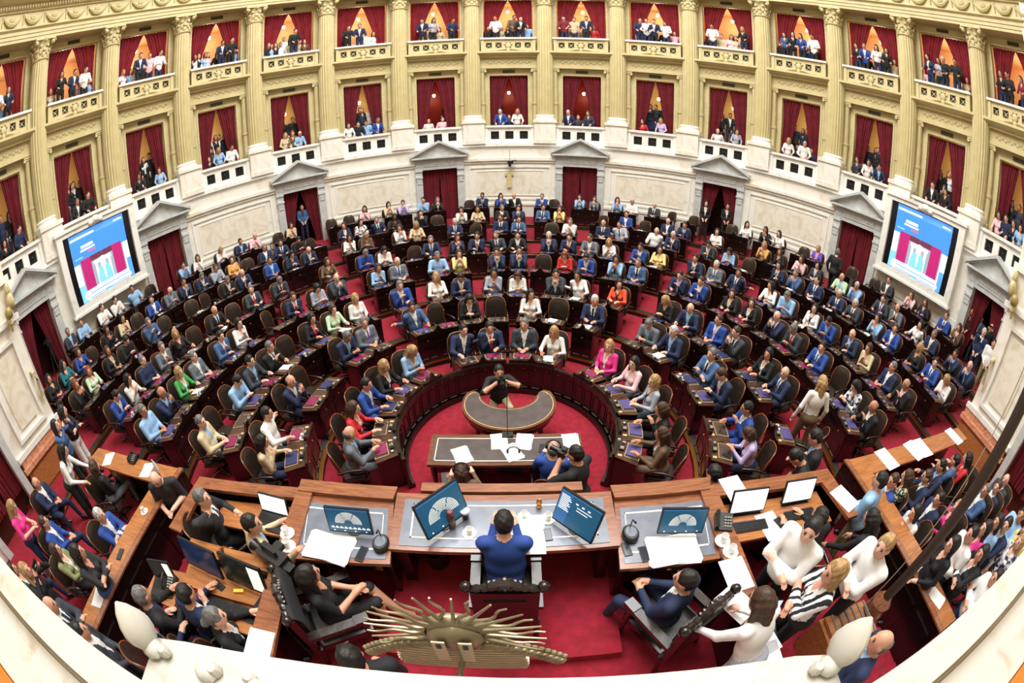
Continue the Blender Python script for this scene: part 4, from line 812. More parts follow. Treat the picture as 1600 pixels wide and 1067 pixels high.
# ---------------------------------------------------------------- dais furniture
M_GLEA = mat('grey_blue_leather', (112, 118, 132), .3, rgb2=(98, 104, 120), scale=8, coat=.5)
M_LINE = mat('ivory_line', (226, 222, 210), .5)
def lerp2(q, u, v):
    (a, b_, c, d) = q
    return tuple((a[i]*(1-u) + b_[i]*u)*(1-v) + (d[i]*(1-u) + c[i]*u)*v for i in (0, 1))
def part(t, name, b, m, **k): return link(name, b.mesh(name, m, **k), t, (-t.location[0], -t.location[1], -t.location[2]))
def ccw(q): 
    ar = sum(q[i][0]*q[(i+1) % len(q)][1] - q[(i+1) % len(q)][0]*q[i][1] for i in range(len(q)))
    return q if ar > 0 else q[::-1]
def presiding_desk(label, q, z, zf, drawer):      # q: near-left, near-right, far-right, far-left (near = sitter side, -y)
    c = lerp2(q, .5, .5); t = tag(empty('presiding_desk', (c[0], c[1], zf)), label, 'desk')
    b = MB(); b.poly(ccw([lerp2(q, *p) for p in ((0, 0), (1, 0), (1, 1), (0, 1))]), z - .05, z); part(t, 'desktop', b, M_WALNUT)
    m = .075
    b = MB(); b.poly(ccw([lerp2(q, *p) for p in ((m*.6, m*.9), (1 - m*.6, m*.9), (1 - m*.6, 1 - m*1.6), (m*.6, 1 - m*1.6))]), z, z + .006); part(t, 'leather_inset', b, M_GLEA)
    b = MB(); e = .018
    for (u0, v0, u1, v1) in ((.09, .2, .91, .2 + e*1.3), (.09, .8 - e*1.3, .91, .8), (.09, .2, .09 + e*.4, .8), (.91 - e*.4, .2, .91, .8)):
        b.poly(ccw([lerp2(q, u0, v0), lerp2(q, u1, v0), lerp2(q, u1, v1), lerp2(q, u0, v1)]), z + .006, z + .009)
    part(t, 'ivory_border', b, M_LINE)
    b = MB(); b.poly(ccw([lerp2(q, *p) for p in ((.02, .86), (.98, .86), (.98, .94), (.02, .94))]), zf - .9 if zf > 1 else zf, z - .05); part(t, 'front_panel', b, M_MAHOG)
    for u in (.02, .93):
        b = MB(); b.poly(ccw([lerp2(q, *p) for p in ((u, .1), (u + .05, .1), (u + .05, .86), (u, .86))]), zf, z - .05); part(t, 'side_panel', b, M_MAHOG)
    if drawer:
        b = MB(); b.poly(ccw([lerp2(q, *p) for p in ((.1, .03), (.9, .03), (.9, .09), (.1, .09))]), z - .17, z - .05); d = part(t, 'drawer', b, M_MAHOG)
        b = MB(); p = lerp2(q, .5, .02); b.ell((p[0], p[1], z - .11), (.03, .02, .02), 8, 5); link('brass_handle', b.mesh('handle', M_BRASS), d)
    return t
presiding_desk('wide central presiding desk with grey leather top and walnut border', [(-1.2, -3.77), (1.0, -3.74), (1.02, -3.02), (-1.24, -3.02)], 2.0, 1.26, False)
presiding_desk('side presiding desk left of the central one, grey leather top and drawer', [(-2.17, -4.02), (-1.16, -3.93), (-1.26, -3.14), (-2.35, -3.14)], 1.97, 1.12, True)
presiding_desk('side presiding desk right of the central one, grey leather top and drawer', [(.96, -4.0), (1.98, -4.05), (2.12, -3.16), (1.04, -3.14)], 1.97, 1.12, True)
t = tag(empty('front_ledge', (0, -3.0, 1.1)), 'raised walnut ledge along the front of the presiding desks', 'ledge')
for q in ([(-2.4, -3.14), (-1.26, -3.14), (-1.24, -2.96), (-2.42, -2.96)], [(1.04, -3.14), (2.14, -3.16), (2.2, -2.98), (1.02, -2.96)], [(-.98, -3.0), (.72, -3.0), (.72, -2.88), (-.98, -2.88)]):
    b = MB(); b.poly(ccw(q), 1.12, 2.03); part(t, 'ledge_block', b, M_WALNUT)
# wings
def wing(label, s, top, outer, inner, mid):
    t = tag(empty('wing_desk', (s*3.0, -4.0, 1.12)), label, 'desk')
    for nm, q, z0, z1, th in (('front_top', top, 1.96, 2.01, 1), ('outer_top', outer, 1.96, 2.01, 1), ('inner_top', inner, 1.97, 2.02, 1)):
        b = MB(); b.poly(ccw(q), z0, z1); part(t, nm, b, M_WALNUT)
        c = (sum(p[0] for p in q)/4, sum(p[1] for p in q)/4); q2 = [(c[0] + (p[0]-c[0])*(.97 if abs(p[0]-c[0]) > .4 else .5), c[1] + (p[1]-c[1])*(.97 if abs(p[1]-c[1]) > .4 else .5)) for p in q]
        b = MB(); b.poly(ccw(q2), 1.12, 1.96); part(t, nm.replace('top', 'panel'), b, M_MAHOG)
    for q, z in mid:
        b = MB(); b.poly(ccw(q), z - .04, z); part(t, 'work_surface', b, M_OAK)
    return t
wing('left wing desk of walnut ledges round the clerks', -1, [(-3.95, -3.16), (-2.4, -3.08), (-2.4, -3.24), (-3.78, -3.34)], [(-3.95, -3.16), (-3.78, -3.34), (-3.74, -4.08), (-3.97, -4.06)], [(-2.42, -3.08), (-2.22, -3.1), (-2.02, -5.35), (-2.3, -5.35)],
     [([(-3.55, -4.1), (-2.26, -4.09), (-2.26, -4.26), (-3.54, -4.28)], 2.0), ([(-3.55, -4.3), (-2.26, -4.28), (-2.28, -4.62), (-3.5, -4.66)], 1.86), ([(-3.3, -4.62), (-2.28, -4.6), (-2.3, -4.95), (-3.3, -4.98)], 1.8), ([(-4.0, -4.55), (-3.5, -4.5), (-3.5, -5.0), (-4.0, -5.0)], 1.84), ([(-3.5, -3.34), (-2.4, -3.26), (-2.36, -3.7), (-3.45, -3.72)], 1.86)])
wing('right wing desk of walnut ledges round two white-screened laptops', 1, [(2.2, -3.08), (3.95, -3.16), (3.72, -3.36), (2.2, -3.26)], [(3.95, -3.16), (3.98, -4.0), (3.8, -4.0), (3.72, -3.36)], [(2.02, -3.1), (2.22, -3.1), (2.24, -5.4), (1.94, -5.4)],
     [([(2.24, -3.3), (3.68, -3.38), (3.66, -3.88), (2.24, -3.84)], 1.88)])
# screens
def hemi_screen(w, h, dots, m0, extra):
    pass
M_SCR = mat('screen_teal', (34, 84, 116), .25, emit=.55); M_SCRD = mat('screen_dots', (232, 232, 224), .4, emit=.9); M_SCRW = mat('screen_white', (250, 250, 255), .4, emit=1.0); M_SCRB = mat('screen_blue', (48, 98, 150), .3, emit=.6)
M_SCRN = mat('screen_night', (22, 48, 84), .15, emit=.35); M_SCRK = mat('screen_dark', (40, 44, 40), .12, emit=.15); M_LAPW = mat('screen_laptop', (226, 232, 250), .4, emit=1.0); M_SCRG = mat('screen_green', (60, 190, 110), .4, emit=.7)
def screen_mesh(kind, w, h):      # in the xz plane, facing -y, origin bottom centre
    b = MB(); m = [M_BLACK, M_SCR, M_SCRD, M_SCRB]
    b.box(-w/2, w/2, 0, .03, 0, h, 0)
    if kind == 'laptop': m[1] = M_LAPW
    if kind == 'night': m[1] = M_SCRN
    if kind == 'dark': m[1] = M_SCRK
    b.box(-w/2 + .012, w/2 - .012, -.003, 0, .02, h - .012, 1)
    y0, y1 = -.006, -.003
    if kind in ('hemi', 'hemirow'):
        cx, cz = 0, h*.36 if kind == 'hemi' else h*.42; R = h*.42
        for k in range(8):
            r = R*(.36 + .64*k/7); n = int(12 + k*5)
            for i in range(n):
                a = pi*i/(n - 1)
                if min(abs(a - pi/3), abs(a - 2*pi/3)) < .035: continue
                x, z = cx + r*cos(a)*1.05, cz + r*sin(a); d = h*.0115
                b.add([(x - d, y1 - .002, z - d), (x + d, y1 - .002, z - d), (x + d, y1 - .002, z + d), (x - d, y1 - .002, z + d)], [(0, 1, 2, 3)], 2)
        b.box(-w*.46, w*.46, y0, y1, h*.92, h*.95, 3)
        for i in range(4): x = -w*.36 + i*w*.24; b.box(x - .008, x + .008, y0, y1, h*.09, h*.12, 2)
        if kind == 'hemirow':
            for i in range(9): x = -w*.42 + i*w*.1; b.box(x, x + w*.075, y0, y1, h*.2, h*.235, 2); b.box(x + .01, x + w*.05, y0, y1, h*.25, h*.27, 2)
    if kind == 'list':
        b.box(-w*.48, -w*.2, y0, y1, h*.06, h*.94, 3)
        for i in range(9): b.box(-w*.45, -w*.26 + (i % 3)*.015, y0 - .002, y0, h*.85 - i*h*.05, h*.87 - i*h*.05, 2)
        b.box(-w*.48, w*.48, y0, y1, h*.93, h*.96, 3)
        for i in range(3): b.box(-w*.1 + i*.07, -w*.04 + i*.07, y0, y1, h*.78, h*.81, 2)
        for i in range(2): b.box(-w*.05, w*.3 - i*.04, y0, y1, h*.7 - i*.03, h*.715 - i*.03, 2)
    if kind == 'dark':
        m += [M_SCRG]; b.box(w*.2, w*.47, y0, y1, h*.1, h*.9, 2)
    return b.mesh('screen_' + kind, m, False)
def monitor(label, kind, p0, p1, z, h, tilt):      # bottom edge p0 (left) -> p1 (right) seen from the front
    d = (p1[0]-p0[0], p1[1]-p0[1]); w = math.hypot(*d); c = ((p0[0]+p1[0])/2, (p0[1]+p1[1])/2); rz = math.atan2(d[1], d[0])
    t = tag(empty('monitor', (c[0], c[1], z), rz), label, 'monitor')
    link('screen', screen_mesh(kind, w, h), t, M=Matrix.Translation((0, 0, .07)) @ Matrix.Rotation(-tilt, 4, 'X'))
    b = MB(); b.lathe([(.1, 0), (.1, .008), (.03, .015)], 14, 0, Matrix.Translation((0, .12, 0))); b.tube([(0, .12, .01), (0, .12, .1), (0, .07 + .1*sin(tilt), .18)], .014, 6); link('stand', b.mesh('monitor_stand', M_BLACK), t)
monitor('monitor with a semicircle seat chart, turned at left of the central presiding desk', 'hemi', (-.80, -3.69), (-.44, -3.3), 2.006, .40, .35)
monitor('monitor with text lists, turned at right of the central presiding desk', 'list', (.36, -3.4), (.70, -3.75), 2.006, .38, .35)
monitor('monitor with seat chart and row of labels on left side desk', 'hemirow', (-1.83, -3.66), (-1.36, -3.65), 1.976, .31, .25)
monitor('monitor with semicircle seat chart on right side desk', 'hemi', (1.37, -3.68), (1.84, -3.75), 1.976, .31, .25)
monitor('blue clerk monitor at the left of two on the left wing', 'night', (-3.5, -4.4), (-2.92, -4.47), 1.86, .36, .3)
monitor('dark clerk monitor at the right of two on the left wing', 'dark', (-2.88, -4.44), (-2.32, -4.51), 1.86, .36, .3)
def laptop(label, x, y, z, rz, kind, w=.36, tilt=.3):
    t = tag(empty('laptop', (x, y, z), rz), label, 'laptop')
    b = MB(); b.box(-w/2, w/2, -.25, 0, 0, .018, 0)
    for r in range(4):
        for i in range(11): b.box(-w*.44 + i*w*.08, -w*.38 + i*w*.08, -.06 - r*.03, -.038 - r*.03, .018, .022, 1)
    b.box(-.05, .05, -.24, -.17, .018, .02, 1); link('keyboard_base', b.mesh('laptop_base', [M_BLACK if kind != 'pale' else M_SILV, M_CON], False), t)
    link('screen', screen_mesh('laptop' if kind == 'pale' else kind, w, .24), t, M=Matrix.Translation((0, 0, .02)) @ Matrix.Rotation(-tilt, 4, 'X'))
laptop('black laptop open on the left wing before man in beige suit', -2.66, -3.42, 1.866, -.1, 'laptop', .4)
laptop('small laptop with green chart on side table of the left wing', -3.78, -4.68, 1.846, .2, 'dark', .34)
laptop('pale laptop open on inner ledge behind woman in white jacket', 2.32, -4.72, 1.7, -.25, 'pale', .38)
def desk_pc(label, x, y, z, rz):
    t = tag(empty('computer', (x, y, z), rz), label, 'computer')
    link('screen', screen_mesh('laptop', .46, .3), t, M=Matrix.Translation((0, .06, .04)) @ Matrix.Rotation(-.3, 4, 'X'))
    b = MB(); b.box(-.2, .2, .05, .14, 0, .012); b.tube([(0, .1, .01), (0, .1, .12)], .02, 6); link('stand', b.mesh('pc_stand', M_BLACK), t)
    b = MB(); b.box(-.22, .22, -.18, -.04, 0, .02, 0)
    for r in range(4):
        for i in range(14): b.box(-.205 + i*.03, -.182 + i*.03, -.165 + r*.031, -.142 + r*.031, .02, .026, 1)
    link('keyboard', b.mesh('keyboard', [M_BLACK, M_IRON], False), t)
desk_pc('left of two white-screened computers on the right wing', 2.52, -3.56, 1.88, -.06); desk_pc('right of two white-screened computers on the right wing', 3.25, -3.56, 1.88, -.06)
b = MB(); b.box(-.22, .22, -.08, .08, 0, .02, 0)
for r in range(4):
    for i in range(14): b.box(-.205 + i*.03, -.182 + i*.03, -.06 + r*.031, -.037 + r*.031, .02, .026, 1)
ME_KB = b.mesh('keyboard_loose', [M_BLACK, M_IRON], False)
tag(link('keyboard', ME_KB, None, (-3.0, -4.73, 1.8), -.06), 'black keyboard under the blue clerk monitor', 'keyboard', 'clerk keyboards'); tag(link('keyboard', ME_KB, None, (-2.56, -4.74, 1.8), -.08), 'black keyboard under the dark clerk monitor', 'keyboard', 'clerk keyboards')
def telephone(label, x, y, z, rz):
    t = tag(empty('desk_telephone', (x, y, z), rz), label, 'telephone')
    b = MB(); b.prof([(-.1, 0), (.1, 0), (.1, .07), (-.1, .025)], [-.1, 0, .1]); link('body', b.mesh('phone_body', M_BLACK, False), t)
    b = MB(); b.tube([(-.075, -.09, .05), (-.075, -.06, .075), (-.075, .05, .1), (-.075, .09, .09)], [.028, .018, .018, .028], 7); link('handset', b.mesh('handset', M_CON), t)
    b = MB()
    for i in range(12): b.box(.0 + (i % 3)*.03, .02 + (i % 3)*.03, -.07 + (i//3)*.03, -.05 + (i//3)*.03, .03 + (i//3)*.012, .045 + (i//3)*.012)
    link('keypad', b.mesh('keypad', M_SILV, False), t)
telephone('black desk telephone on the right wing inner ledge', 2.12, -3.66, 2.02, -.3); telephone('black telephone beside the blue clerk monitor', -3.68, -4.72, 1.846, .1); telephone('black telephone on left aides desk beside papers', -6.25, -2.72, 1.52, 0)
def conf_mic(label, x, y, z, rz):
    t = tag(empty('conference_unit', (x, y, z), rz), label, 'microphone')
    b = MB(); b.lathe([(.085, 0), (.085, .05), (.07, .07)], 16, 0, Matrix.Scale(1.3, 4, (0, 1, 0))); link('base', b.mesh('conf_base', M_BLACK), t)
    b = MB(); b.lathe([(.06, .07), (.055, .078)], 14, 0, Matrix.Scale(1.2, 4, (0, 1, 0))); link('speaker_plate', b.mesh('conf_plate', M_GLEA), t)
    b = MB(); b.tube([(0, .06, .07), (0, .05, .2), (.01, -.02, .24)], [.006, .006, .012], 6); link('gooseneck', b.mesh('conf_neck', M_BLACK), t)
conf_mic('round black microphone unit on left side desk', -1.28, -3.72, 1.976, 0); conf_mic('round black microphone unit on right side desk', 1.12, -3.62, 1.976, 0)
# small things on the dais
def put(name, me, label, cat, x, y, z, rz=0, grp=None, sc_=1): o = tag(link(name, me, None, (x, y, z), rz), label, cat, grp); o.scale = (sc_,)*3; return o
b = MB(); b.lathe([(.036, 0), (.038, .02), (.037, .2), (.03, .21)], 14, 0); b.lathe([(.034, .205), (.034, .245), (.024, .255)], 14, 1); ME_TH = b.mesh('thermos', [mat('bronze_steel', (120, 96, 82), .25, .8), mat('flask_cap', (110, 44, 44), .4)])
put('thermos_flask', ME_TH, 'bronze thermos flask with red cap on central presiding desk', 'flask', -.60, -3.46, 2.006)
b = MB(); b.lathe([(.03, 0), (.042, .1), (.046, .12), (.04, .12), (.036, .1)], 14, 0); b.lathe([(.046, .1), (.048, .13), (.04, .13)], 14, 1); ME_MG = b.mesh('mug', [M_BLACK, MATS['porcelain']])
put('paper_cup', ME_MG, 'black and white cup beside the thermos flask', 'cup', -.48, -3.34, 2.006); put('bowl', ME_CUP, 'small white bowl with nuts in front of black and white cup', 'bowl', -.43, -3.53, 2.006, 0, None, .95)
b = MB(); b.lathe([(.03, 0), (.03, .015), (.008, .03), (.012, .06), (.03, .07), (.03, .09), (.008, .13)], 12); put('brass_bell', b.mesh('bell', M_BRASS), 'small brass bell on central presiding desk', 'bell', .25, -3.2, 2.006)
put('coffee_cup', ME_CUP, 'white cup right of the papers on central presiding desk', 'cup', .33, -3.36, 2.006); put('saucer_cup', ME_CUP, 'white dish above the papers on central presiding desk', 'cup', .1, -3.32, 2.006, 0, None, .9)
b = MB(); b.box(-.17, .17, -.24, .24, 0, .006); ME_SH2 = b.mesh('papers_large', M_PAPER, False)
b = MB(); 
for i in range(4): b.box(-.24, .24, -.16, .16, i*.004, i*.004 + .004, 0, 1, Matrix.Rotation(.05*(i - 1.5), 4, 'Z'))
ME_ST = b.mesh('paper_stack', M_PAPER, False)
put('papers', ME_SH2, 'white papers under hands at central presiding desk', 'papers', .12, -3.55, 2.006); put('mobile_phone', ME_PH, 'black phone on central presiding desk by the list monitor', 'phone', .32, -3.56, 2.006, .1)
put('papers', ME_ST, 'stack of white papers on left side desk', 'papers', -1.82, -3.82, 1.976, -.1, None, 1.05); put('papers', ME_ST, 'stack of white papers on right side desk', 'papers', 1.52, -3.86, 1.976, -.03, None, 1.1)
put('mobile_phone', ME_PH, 'black phone with blue ribbon on left side desk', 'phone', -1.46, -3.85, 1.976, -.2, None, 1.2); put('mobile_phone', ME_PH, 'dark phone beside papers on right side desk', 'phone', 1.22, -3.86, 1.976, .1, None, 1.2); put('glasses_case', ME_PH, 'black glasses case on right side desk', 'case', 1.06, -3.78, 1.976, .1, None, 1.1)
for x, y, z, r, l in ((2.45, -3.2, 2.01, .1, 'white papers on right wing front ledge'), (2.06, -4.3, 2.02, .05, 'white papers on right wing inner ledge, upper stack'), (1.96, -4.62, 2.02, .5, 'white papers held by woman in white jacket'), (2.1, -5.05, 2.02, .2, 'printed sheet with blue page on right wing inner ledge'), (2.1, -5.3, 2.02, .0, 'white papers at the near end of right wing inner ledge'), (-2.2, -5.12, 2.02, .05, 'white papers at the near end of left wing inner ledge'), (2.78, -3.72, 1.88, .1, 'white sheet between the two computers on right wing'), (3.92, -3.7, 2.01, .3, 'white sheets on right wing corner ledge')):
    put('papers', ME_SH2, l, 'papers', x, y, z, r, 'loose papers on the dais', .8)
for x, y, l in ((-2.31, -3.76, 'upper white cup on left wing inner ledge'), (-2.24, -3.92, 'lower white cup on left wing inner ledge'), (2.04, -3.88, 'upper white cup on right wing inner ledge'), (2.08, -4.03, 'lower white cup on right wing inner ledge')): put('coffee_cup', ME_CUP, l, 'cup', x, y, 2.025, 0, 'cups on the wing ledges', 1.15)
put('mobile_phone', ME_PH, 'blue phone on the left wing clerk desk', 'phone', -2.42, -4.56, 1.86, -.3, None, 1.3); put('sticky_notes', ME_PH, 'dark box on the left wing clerk desk', 'box', -3.0, -4.52, 1.86, 1.2, None, 1.1); put('mobile_phone', ME_PH, 'black phone on right wing work surface', 'phone', 2.92, -3.74, 1.88, .3, None, 1.4)
b = MB(); b.box(-.06, .06, -.02, .02, 0, .03); put('highlighter', b.mesh('yellow_block', mat('yellow_plastic', (236, 210, 70), .4), False), 'yellow marker on the left wing clerk desk', 'marker', -2.72, -4.52, 1.86, .3)
b = MB(); b.lathe([(.12, 0), (.15, .3), (.155, .32), (.145, .31), (.12, .02)], 18); put('waste_bin', b.mesh('bin', M_BLACK), 'black waste bin under the central presiding desk', 'bin', -.84, -3.42, 1.26)
def video_camera(label, x, y, z, rz, legs=0):
    t = tag(empty('video_camera', (x, y, z), rz), label, 'camera')
    b = MB(); b.box(-.08, .08, -.2, .15, legs, legs + .2); b.box(-.05, .05, -.3, -.2, legs + .05, legs + .15); b.tube([(0, -.12, legs + .26), (0, .1, legs + .26)], .018, 6); b.box(-.015, .015, -.12, -.1, legs + .2, legs + .26); b.box(-.015, .015, .08, .1, legs + .2, legs + .26); b.box(.08, .17, -.05, .05, legs + .12, legs + .18); link('body', b.mesh('vcam', M_BLACK, False), t)
    b = MB(); b.lathe([(.05, 0), (.055, .1), (.075, .16), (.07, .165)], 12, 0, Matrix.Translation((0, .14, legs + .1)) @ Matrix.Rotation(-pi/2, 4, 'X')); link('lens', b.mesh('vcam_lens', M_CON), t)
    if legs:
        for i in range(3):
            a = pi/2 + i*2*pi/3; b = MB(); b.tube([(0, 0, legs - .02), (.32*cos(a), .32*sin(a), .01)], .018, 6); link('leg', b.mesh('tripod_leg', M_BLACK), t)
video_camera('small black camera on the left wing inner ledge', -2.3, -4.15, 2.02, 1.2)
video_camera('broadcast camera on tripod in the far left doorway', -13.55, -.05, .89, -1.9, 1.35); video_camera('broadcast camera on tripod beside the far right doorway', 13.55, -.3, .87, 1.9, 1.3)
# carved armchairs
def throne(label, x, y, z, rz, w=.34):
    t = tag(empty('carved_armchair', (x, y, z), rz), label, 'chair')
    b = MB(); b.box(-w, w, -.3, .28, .3, .42); b.box(-w + .05, w - .05, -.26, .26, .42, .47, 1); link('seat', b.mesh('throne_seat', [M_MAHOG, M_LEATHER]), t)
    b = MB(); b.box(-w, w, -.4, -.32, .35, 1.08, 0); b.box(-w + .1, w - .1, -.415, -.4, .45, .95, 0); b.box(-w + .06, w - .06, -.32, -.29, .48, 1.0, 1); link('backrest', b.mesh('throne_back', [M_MAHOG, M_LEATHER]), t)
    b = MB(); n = 20
    b.tube([(-w - .04 + (2*w + .08)*i/n, -.36, 1.1 + .08*math.exp(-((i/n - .5)/.2)**2)) for i in range(n+1)], [.03 + .018*math.exp(-((i/n - .5)/.18)**2) + .01*((i*3) % 2) for i in range(n+1)], 8)
    for s in (-1, 1): b.ell((s*(w + .03), -.36, 1.12), (.055, .055, .06), 8, 6)
    for i in range(7): b.ell((-.12 + i*.04, -.33, 1.15 + .05*(1 - abs(i - 3)/3)), (.03, .03, .03), 6, 4)
    link('carved_crest', b.mesh('throne_crest', M_MAHOG), t)
    for s in (-1, 1):
        b = MB(); b.box(s*w - .045, s*w + .045, -.34, .26, .64, .7, 1); b.box(s*w - .05, s*w + .05, .16, .3, .64, .72, 0); b.tube([(s*w, .22, .64), (s*w, .24, .0)], .03, 8); b.tube([(s*w, -.32, .4), (s*w, -.38, 0)], .03, 8); link('armrest', b.mesh('throne_arm', [M_MAHOG, M_LEATHER]), t)
throne('carved armchair of the central presiding desk under blue-suited man', -.08, -4.0, 1.26, 0, .275)
throne('carved armchair of the right side desk under man in navy suit', 1.42, -4.4, 1.12, .5, .29); throne('carved armchair of the left side desk under woman in black dress', -1.72, -4.4, 1.12, -1.0, .27)
b = MB(); b.grid(lambda u, v: (-.3 + .6*u + .02*sin(9*u + 5*v), -.43 - .1*v*(1 - v), .98 - .62*v + .02*sin(7*u)), 12, 10); b.grid(lambda u, v: (-.3 + .6*u, -.43 + .2*v, .98 + .17*sin(pi*v)), 8, 4)
put('draped_coat', b.mesh('coat', cloth('k'), True, 180), 'black coat draped over left carved armchair', 'coat', -1.72, -4.4, 1.12, -1.0)
# stenographers' and crescent tables
t = tag(empty('stenographers_table', (-.12, -1.0, 0)), 'long rectangular table with grey top in front of the dais', 'table')
M_WALD = mat('dark_walnut', (112, 68, 48), .28, rgb2=(84, 48, 34), scale=3, stretch=(1, 9, 9), coat=.4, dist=1.0)
def rtop(t, q, z, m): 
    b = MB(); b.poly(ccw(q), z - .05, z); part(t, 'tabletop', b, M_WALD); b = MB(); b.poly(ccw([lerp2(q, *p) for p in ((.03, .1), (.97, .1), (.97, .9), (.03, .9))]), z, z + .004); part(t, 'cloth_inset', b, m)
M_TOPG = mat('dark_table_leather', (84, 76, 78), .3, rgb2=(70, 63, 66), scale=6, coat=.4)
rtop(t, [(-1.32, -1.36), (1.09, -1.35), (1.09, -.64), (-1.33, -.64)], .78, M_TOPG)
b = MB()
for (x0, x1, y0, y1) in ((-1.22, 1.0, -1.27, -1.255), (-1.22, 1.0, -.75, -.735), (-1.22, -1.205, -1.27, -.74), (.985, 1.0, -1.27, -.74)): b.box(x0, x1, y0, y1, .784, .787)
part(t, 'ivory_border', b, M_LINE)
b = MB(); b.box(-1.25, 1.02, -1.3, -1.27, .55, .73); b.box(-1.25, 1.02, -.72, -.69, 0.02, .73); part(t, 'apron', b, M_MAHOG)
for x in (-1.24, 1.0):
    for y in (-1.28, -.72): b = MB(); b.lathe([(.05, 0), (.045, .1), (.03, .3), (.05, .5), (.05, .73)], 10, 0, Matrix.Translation((x, y, 0))); part(t, 'leg', b, M_MAHOG)
t = tag(empty('crescent_table', (-.07, 0, 0)), 'crescent shaped dark table with gilt edged grey top', 'table')
def cres(ro, ri, cyi, n=36):
    o = [(-.07 + ro*cos(a)*1.13, .28 + ro*sin(a)*1.0) for a in [pi + .0 - .32 + (pi + .64)*i/n for i in range(n+1)]]
    return o
def cresc(e):
    out = [];
    for i in range(41):
        a = pi*(.90) + pi*1.20*i/40; out.append((-.07 + (.84 - e)*cos(a), .22 + (.76 - e)*sin(a)))
    p1, p0 = out[-1], out[0]
    for i in range(1, 8):
        a = -.1 + pi*i/8; cx_, r_ = p1[0] - .13, .13 - e*.6; out.append((cx_ + r_*cos(a), p1[1] + .08*0 + r_*sin(a)*1.1))
    for i in range(1, 20):
        a = pi*2 - pi*i/20; out.append((-.07 + (.50 + e*.8)*cos(a), p1[1] + .02 + (.42 + e*.5)*sin(a)*.98*-1 * -1))
    for i in range(1, 8):
        a = pi*i/8; cx_, r_ = p0[0] + .13, .13 - e*.6; out.append((cx_ + r_*cos(a), p0[1] + r_*sin(a)*1.1))
    return out
b = MB(); q = ccw(cresc(0)); b.poly(q, .70, .78); part(t, 'tabletop', b, M_WALD)
b = MB(); b.poly(ccw(cresc(.045)), .78, .784); part(t, 'gilt_line', b, M_GOLD)
b = MB(); b.poly(ccw(cresc(.058)), .784, .787); part(t, 'cloth_inset', b, M_TOPG)
b = MB(); b.poly(ccw(cresc(.06)), .56, .70); part(t, 'apron', b, M_MAHOG)
for x, y in ((-.62, -.05), (.48, -.05), (-.66, .32), (.52, .32), (-.07, -.42)): b = MB(); b.lathe([(.05, 0), (.045, .1), (.03, .3), (.05, .5), (.05, .58)], 10, 0, Matrix.Translation((x, y, 0))); part(t, 'leg', b, M_MAHOG)
t = tag(empty('standing_microphone', (-.09, -.68, .787)), 'tall thin microphone stand on stenographers table', 'microphone')
b = MB(); b.box(-.09, .09, -.06, .06, 0, .04); link('base', b.mesh('mic_base', M_BLACK), t); b = MB(); b.tube([(0, 0, .03), (0, 0, .5), (0, .02, .98)], .006, 6); link('rod', b.mesh('mic_rod', M_IRON), t); b = MB(); b.tube([(0, .02, .96), (0, .03, 1.06)], .016, 8); link('capsule', b.mesh('mic_head', M_SILV), t)
for x, y, r, l in ((-.79, -1.14, .35, 'white sheet near woman with headphones'), (-.22, -.82, .05, 'white sheet left of standing microphone base'), (.17, -.83, -.2, 'white sheets right of standing microphone base'), (-.02, -1.08, .4, 'white sheet under the spare headphones'), (.92, -.86, 0, 'white sheet beside bald man with headphones')): put('papers', ME_PAP, l, 'papers', x, y, .786, r, 'papers on the stenographers table', 1.25)
b = MB(); b.tube([(.09*cos(a), .0, .09*sin(a)) for a in [pi*i/10 for i in range(11)]], .008, 6); ME_HB = b.mesh('headband', M_BLACK); b = MB(); b.ell((0, 0, 0), (.02, .035, .045), 8, 6); ME_HE = b.mesh('earcup', M_BLACK)
def headphones(label, M): 
    t = tag(empty('headphones'), label, 'headphones'); t.matrix_basis = M; link('headband', ME_HB, t)
    for s in (-1, 1): link('ear_cup', ME_HE, t, (s*.09, 0, -.01))
headphones('spare black headphones lying on stenographers table', Matrix.Translation((0, -1.06, .812)) @ Matrix.Rotation(-pi/2, 4, 'X'))
put('mobile_phone', ME_PH, 'black phone lying on stenographers table', 'phone', .45, -1.0, .786, -.15, None, 1.3)
b = MB(); b.prof([(-.12, 0), (.12, 0), (.12, .06), (-.12, .02)], [-.13, .13], 0); b.box(-.05, .05, 0, .08, .045, .06, 1); put('stenotype', b.mesh('stenotype', [M_IRON, mat('red_screen', (190, 60, 70), .4, emit=.5)], False), 'small grey writing machine with red display on lap of headphoned woman', 'machine', -.95, -1.52, .62, .2)
b = MB(); b.box(-.2, .2, -.02, .02, 0, .8); b.box(-.2, .2, .02, .4, .40, .45); b.box(-.19, -.15, .36, .4, 0, .4); b.box(.15, .19, .36, .4, 0, .4); put('empty_chair', b.mesh('plain_chair', M_MAHOG, False), 'dark empty chair between the stenographers, white top edge', 'chair', -.06, -1.85, 0)
for x, y, l in ((.56, -1.5, 'under bald man with headphones'), (-.7, -1.94, 'under woman with headphones')): chair((x, y, 0), 0, 'brown leather armchair %s' % l, 'stenographer chairs')
